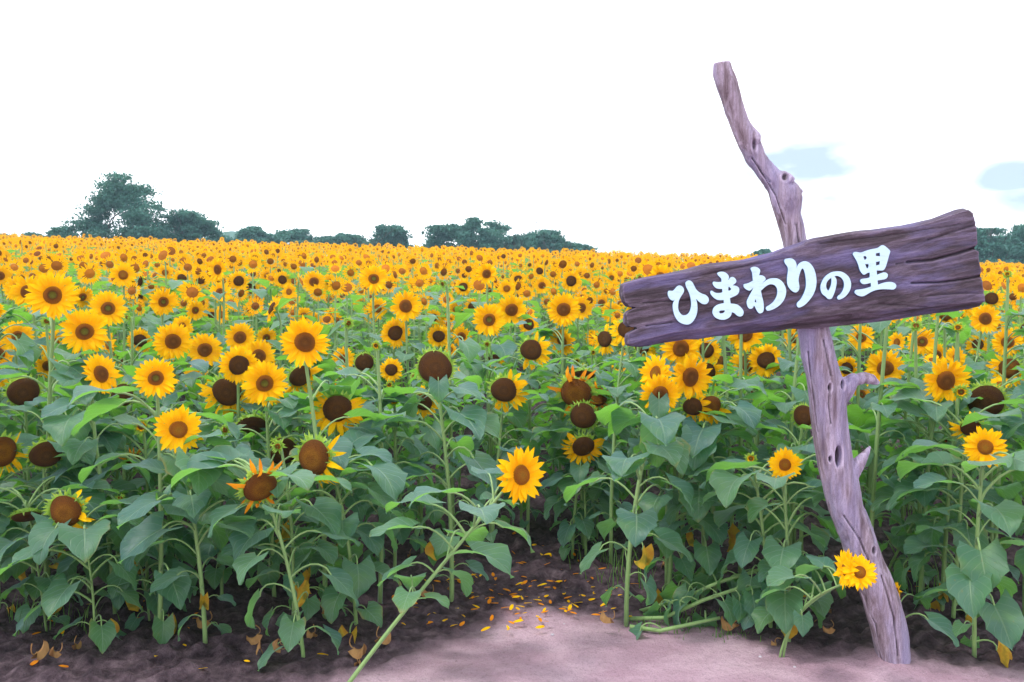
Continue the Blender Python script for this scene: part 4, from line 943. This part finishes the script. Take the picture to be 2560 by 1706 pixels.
fallen([(1600, 1560), (1700, 1500), (1800, 1455), (1900, 1425), (1990, 1408), (2060, 1400)], [4.25, 4.2, 4.15, 4.1, 4.1, 4.1], 'upper of two sunflower stalks fallen sideways, leaves hanging left of the post', 41, 13)
fallen([(1570, 1595), (1660, 1545), (1760, 1500), (1850, 1470), (1930, 1465)], [4.15, 4.1, 4.05, 4.0, 4.0], 'lower fallen sunflower stalk lying close to the soil left of the post', 43, 11)
fallen([(1575, 1598), (1650, 1580), (1730, 1560), (1800, 1545)], [4.05, 4.0, 4.0, 4.0], 'short thin fallen stalk touching the path edge left of the post', 44, 3)

# ---------------------------------------------------------------- labels of the sunflowers
LOOK = {'g': 'open yellow sunflower with green-centred disc', 'f': 'open yellow sunflower with brown disc', 'c': 'open yellow sunflower with orange-brown disc',
        'd': 'open sunflower with dark brown disc', 'w': 'wilting sunflower with big dark disc', 'v': 'withered sunflower with shrivelled petals', 'o': 'bare brown seed head without petals', 'b': 'small green sunflower bud'}
SHORT = {'g': 'green-centred sunflower', 'f': 'yellow sunflower', 'c': 'orange-centred sunflower', 'd': 'dark-centred sunflower', 'w': 'wilting sunflower', 'v': 'withered sunflower', 'o': 'bare brown seed head', 'b': 'green bud'}
OWN = {0: ('withered sunflower with orange disc, foremost on the left, near the left edge', None), 1: ('open sunflower on a straight stem directly above the green half-open bud', None),
 2: ('large orange-centred sunflower in front right of the green half-open bud', 'the large orange-centred flower'), 3: ('tiny upright green bud on a thin stem in the left front row', 'the tiny upright bud'),
 4: ('nodding withered sunflower with curled petals in the left front row', 'the nodding withered head'), 5: ('withered sunflower facing left with ragged petals hanging on its right side', 'the ragged side-facing head'),
 6: ('large green-centred sunflower standing tallest in the left middle group', 'the large green-centred flower'), 7: ('largest bare brown seed head on a thick stem in the middle', 'the largest bald seed head'),
 8: ('bright sunflower at the tip of the long stem leaning right over the clearing', 'the leaning flower'), 9: ('sunflower half hidden by a hanging heart-shaped leaf under the board', None),
 10: ('open orange-centred sunflower standing alone left of the post', 'the lone flower left of the post'), 11: ('small half-open yellow bud beside the lone flower left of the post', 'the half-open yellow bud'),
 12: ('open orange-centred sunflower in the right front corner on a tall stem', 'the right corner flower'), 13: ('green half-open bud beside the large orange-centred flower', 'the green half-open bud'),
 14: ('bare brown seed head nodding near the left edge', 'the nodding left seed head'), 15: ('drooping green-backed head hanging face down at the left edge', None), 16: ('withered sunflower cut by the left edge of the photo', None),
 20: ('wilting sunflower with dark disc and petals hanging all round below', 'the hanging-petal flower'), 31: ('sideways sunflower touching the left side of the post near its foot', 'the twin flowers on the post'), 32: ('open sunflower in front of the lower post', None),
 33: ('small sunflower peeping out behind the right side of the lower post', None), 36: ('long leaning stalk behind the post reaching up to the right', 'the leaning stalk'),
 37: ('biggest green-centred sunflower at the upper left', 'the biggest upper-left flower'), 39: ('big green-centred sunflower just below right of the biggest upper-left one', None),
 43: ('biggest brown-centred sunflower in the left half', 'the biggest brown-centred flower')}
MARKS = [(v[1], H_[k][0], H_[k][1]) for k, v in OWN.items() if v[1]] + [('the board left end', 1560, 740), ('the board right end', 2460, 650), ('the upper twig of the post', 2170, 950), ('the lower twig of the post', 2165, 1140),
         ('the post under the board', 2040, 860), ('the first letter', 1715, 790), ('the bottom of the board middle', 1850, 830)]
def octant(du, dv):
    if abs(du) < .4 * abs(dv): return 'above' if dv < 0 else 'below'
    if abs(dv) < .4 * abs(du): return 'left of' if du < 0 else 'right of'
    return ('upper left of' if du < 0 else 'upper right of') if dv < 0 else ('lower left of' if du < 0 else 'lower right of')
NUM = ['nearest', 'second', 'third', 'fourth', 'fifth', 'sixth', 'seventh', 'eighth', 'ninth', 'tenth', 'eleventh', 'twelfth', 'thirteenth', 'fourteenth', 'fifteenth', 'sixteenth', 'seventeenth', 'eighteenth', 'nineteenth', 'twentieth']
bk = {}
for i, p in enumerate(plants):
    tag(p['o'], cat='sunflower', group='sunflowers of the front rows')
    if i in OWN: p['o']['label'] = OWN[i][0]; continue
    best = min(MARKS, key=lambda m: math.hypot(m[1] - p['u'], (m[2] - p['v']) * 1.3)); du, dv = p['u'] - best[1], p['v'] - best[2]
    bk.setdefault((SHORT[p['kind']], octant(du, dv), best[0]), []).append((math.hypot(du, dv), i))
for (look, oc, mk), L in bk.items():
    L.sort()
    for k, (_, i) in enumerate(L):
        pre = '' if len(L) == 1 else NUM[min(k, 19)] + ' '
        plants[i]['o']['label'] = f"{pre}{look} {'to the ' if oc[:2] in ('up', 'lo') else ''}{oc} {mk}"

# ---------------------------------------------------------------- air
hz = bpy.data.materials.new('haze'); hz.use_nodes = True; ht = hz.node_tree; ht.nodes.clear()
pv = ht.nodes.new('ShaderNodeVolumePrincipled'); pv.inputs['Density'].default_value = .0012; pv.inputs['Color'].default_value = (.55, .85, 1, 1); pv.inputs['Anisotropy'].default_value = .2
ho = ht.nodes.new('ShaderNodeOutputMaterial'); ht.links.new(pv.outputs[0], ho.inputs['Volume'])
V = [(x, y, z) for x in (-300, 300) for y in (-30, 560) for z in (-32, 30)]
hb = MB(); hb.add(V, [(0, 1, 3, 2), (4, 6, 7, 5), (0, 4, 5, 1), (2, 3, 7, 6), (0, 2, 6, 4), (1, 5, 7, 3)])
tag(obj('haze', hb.mesh('haze', [hz], False)), kind='stuff', label='thin pale blue air over the whole field', cat='haze')
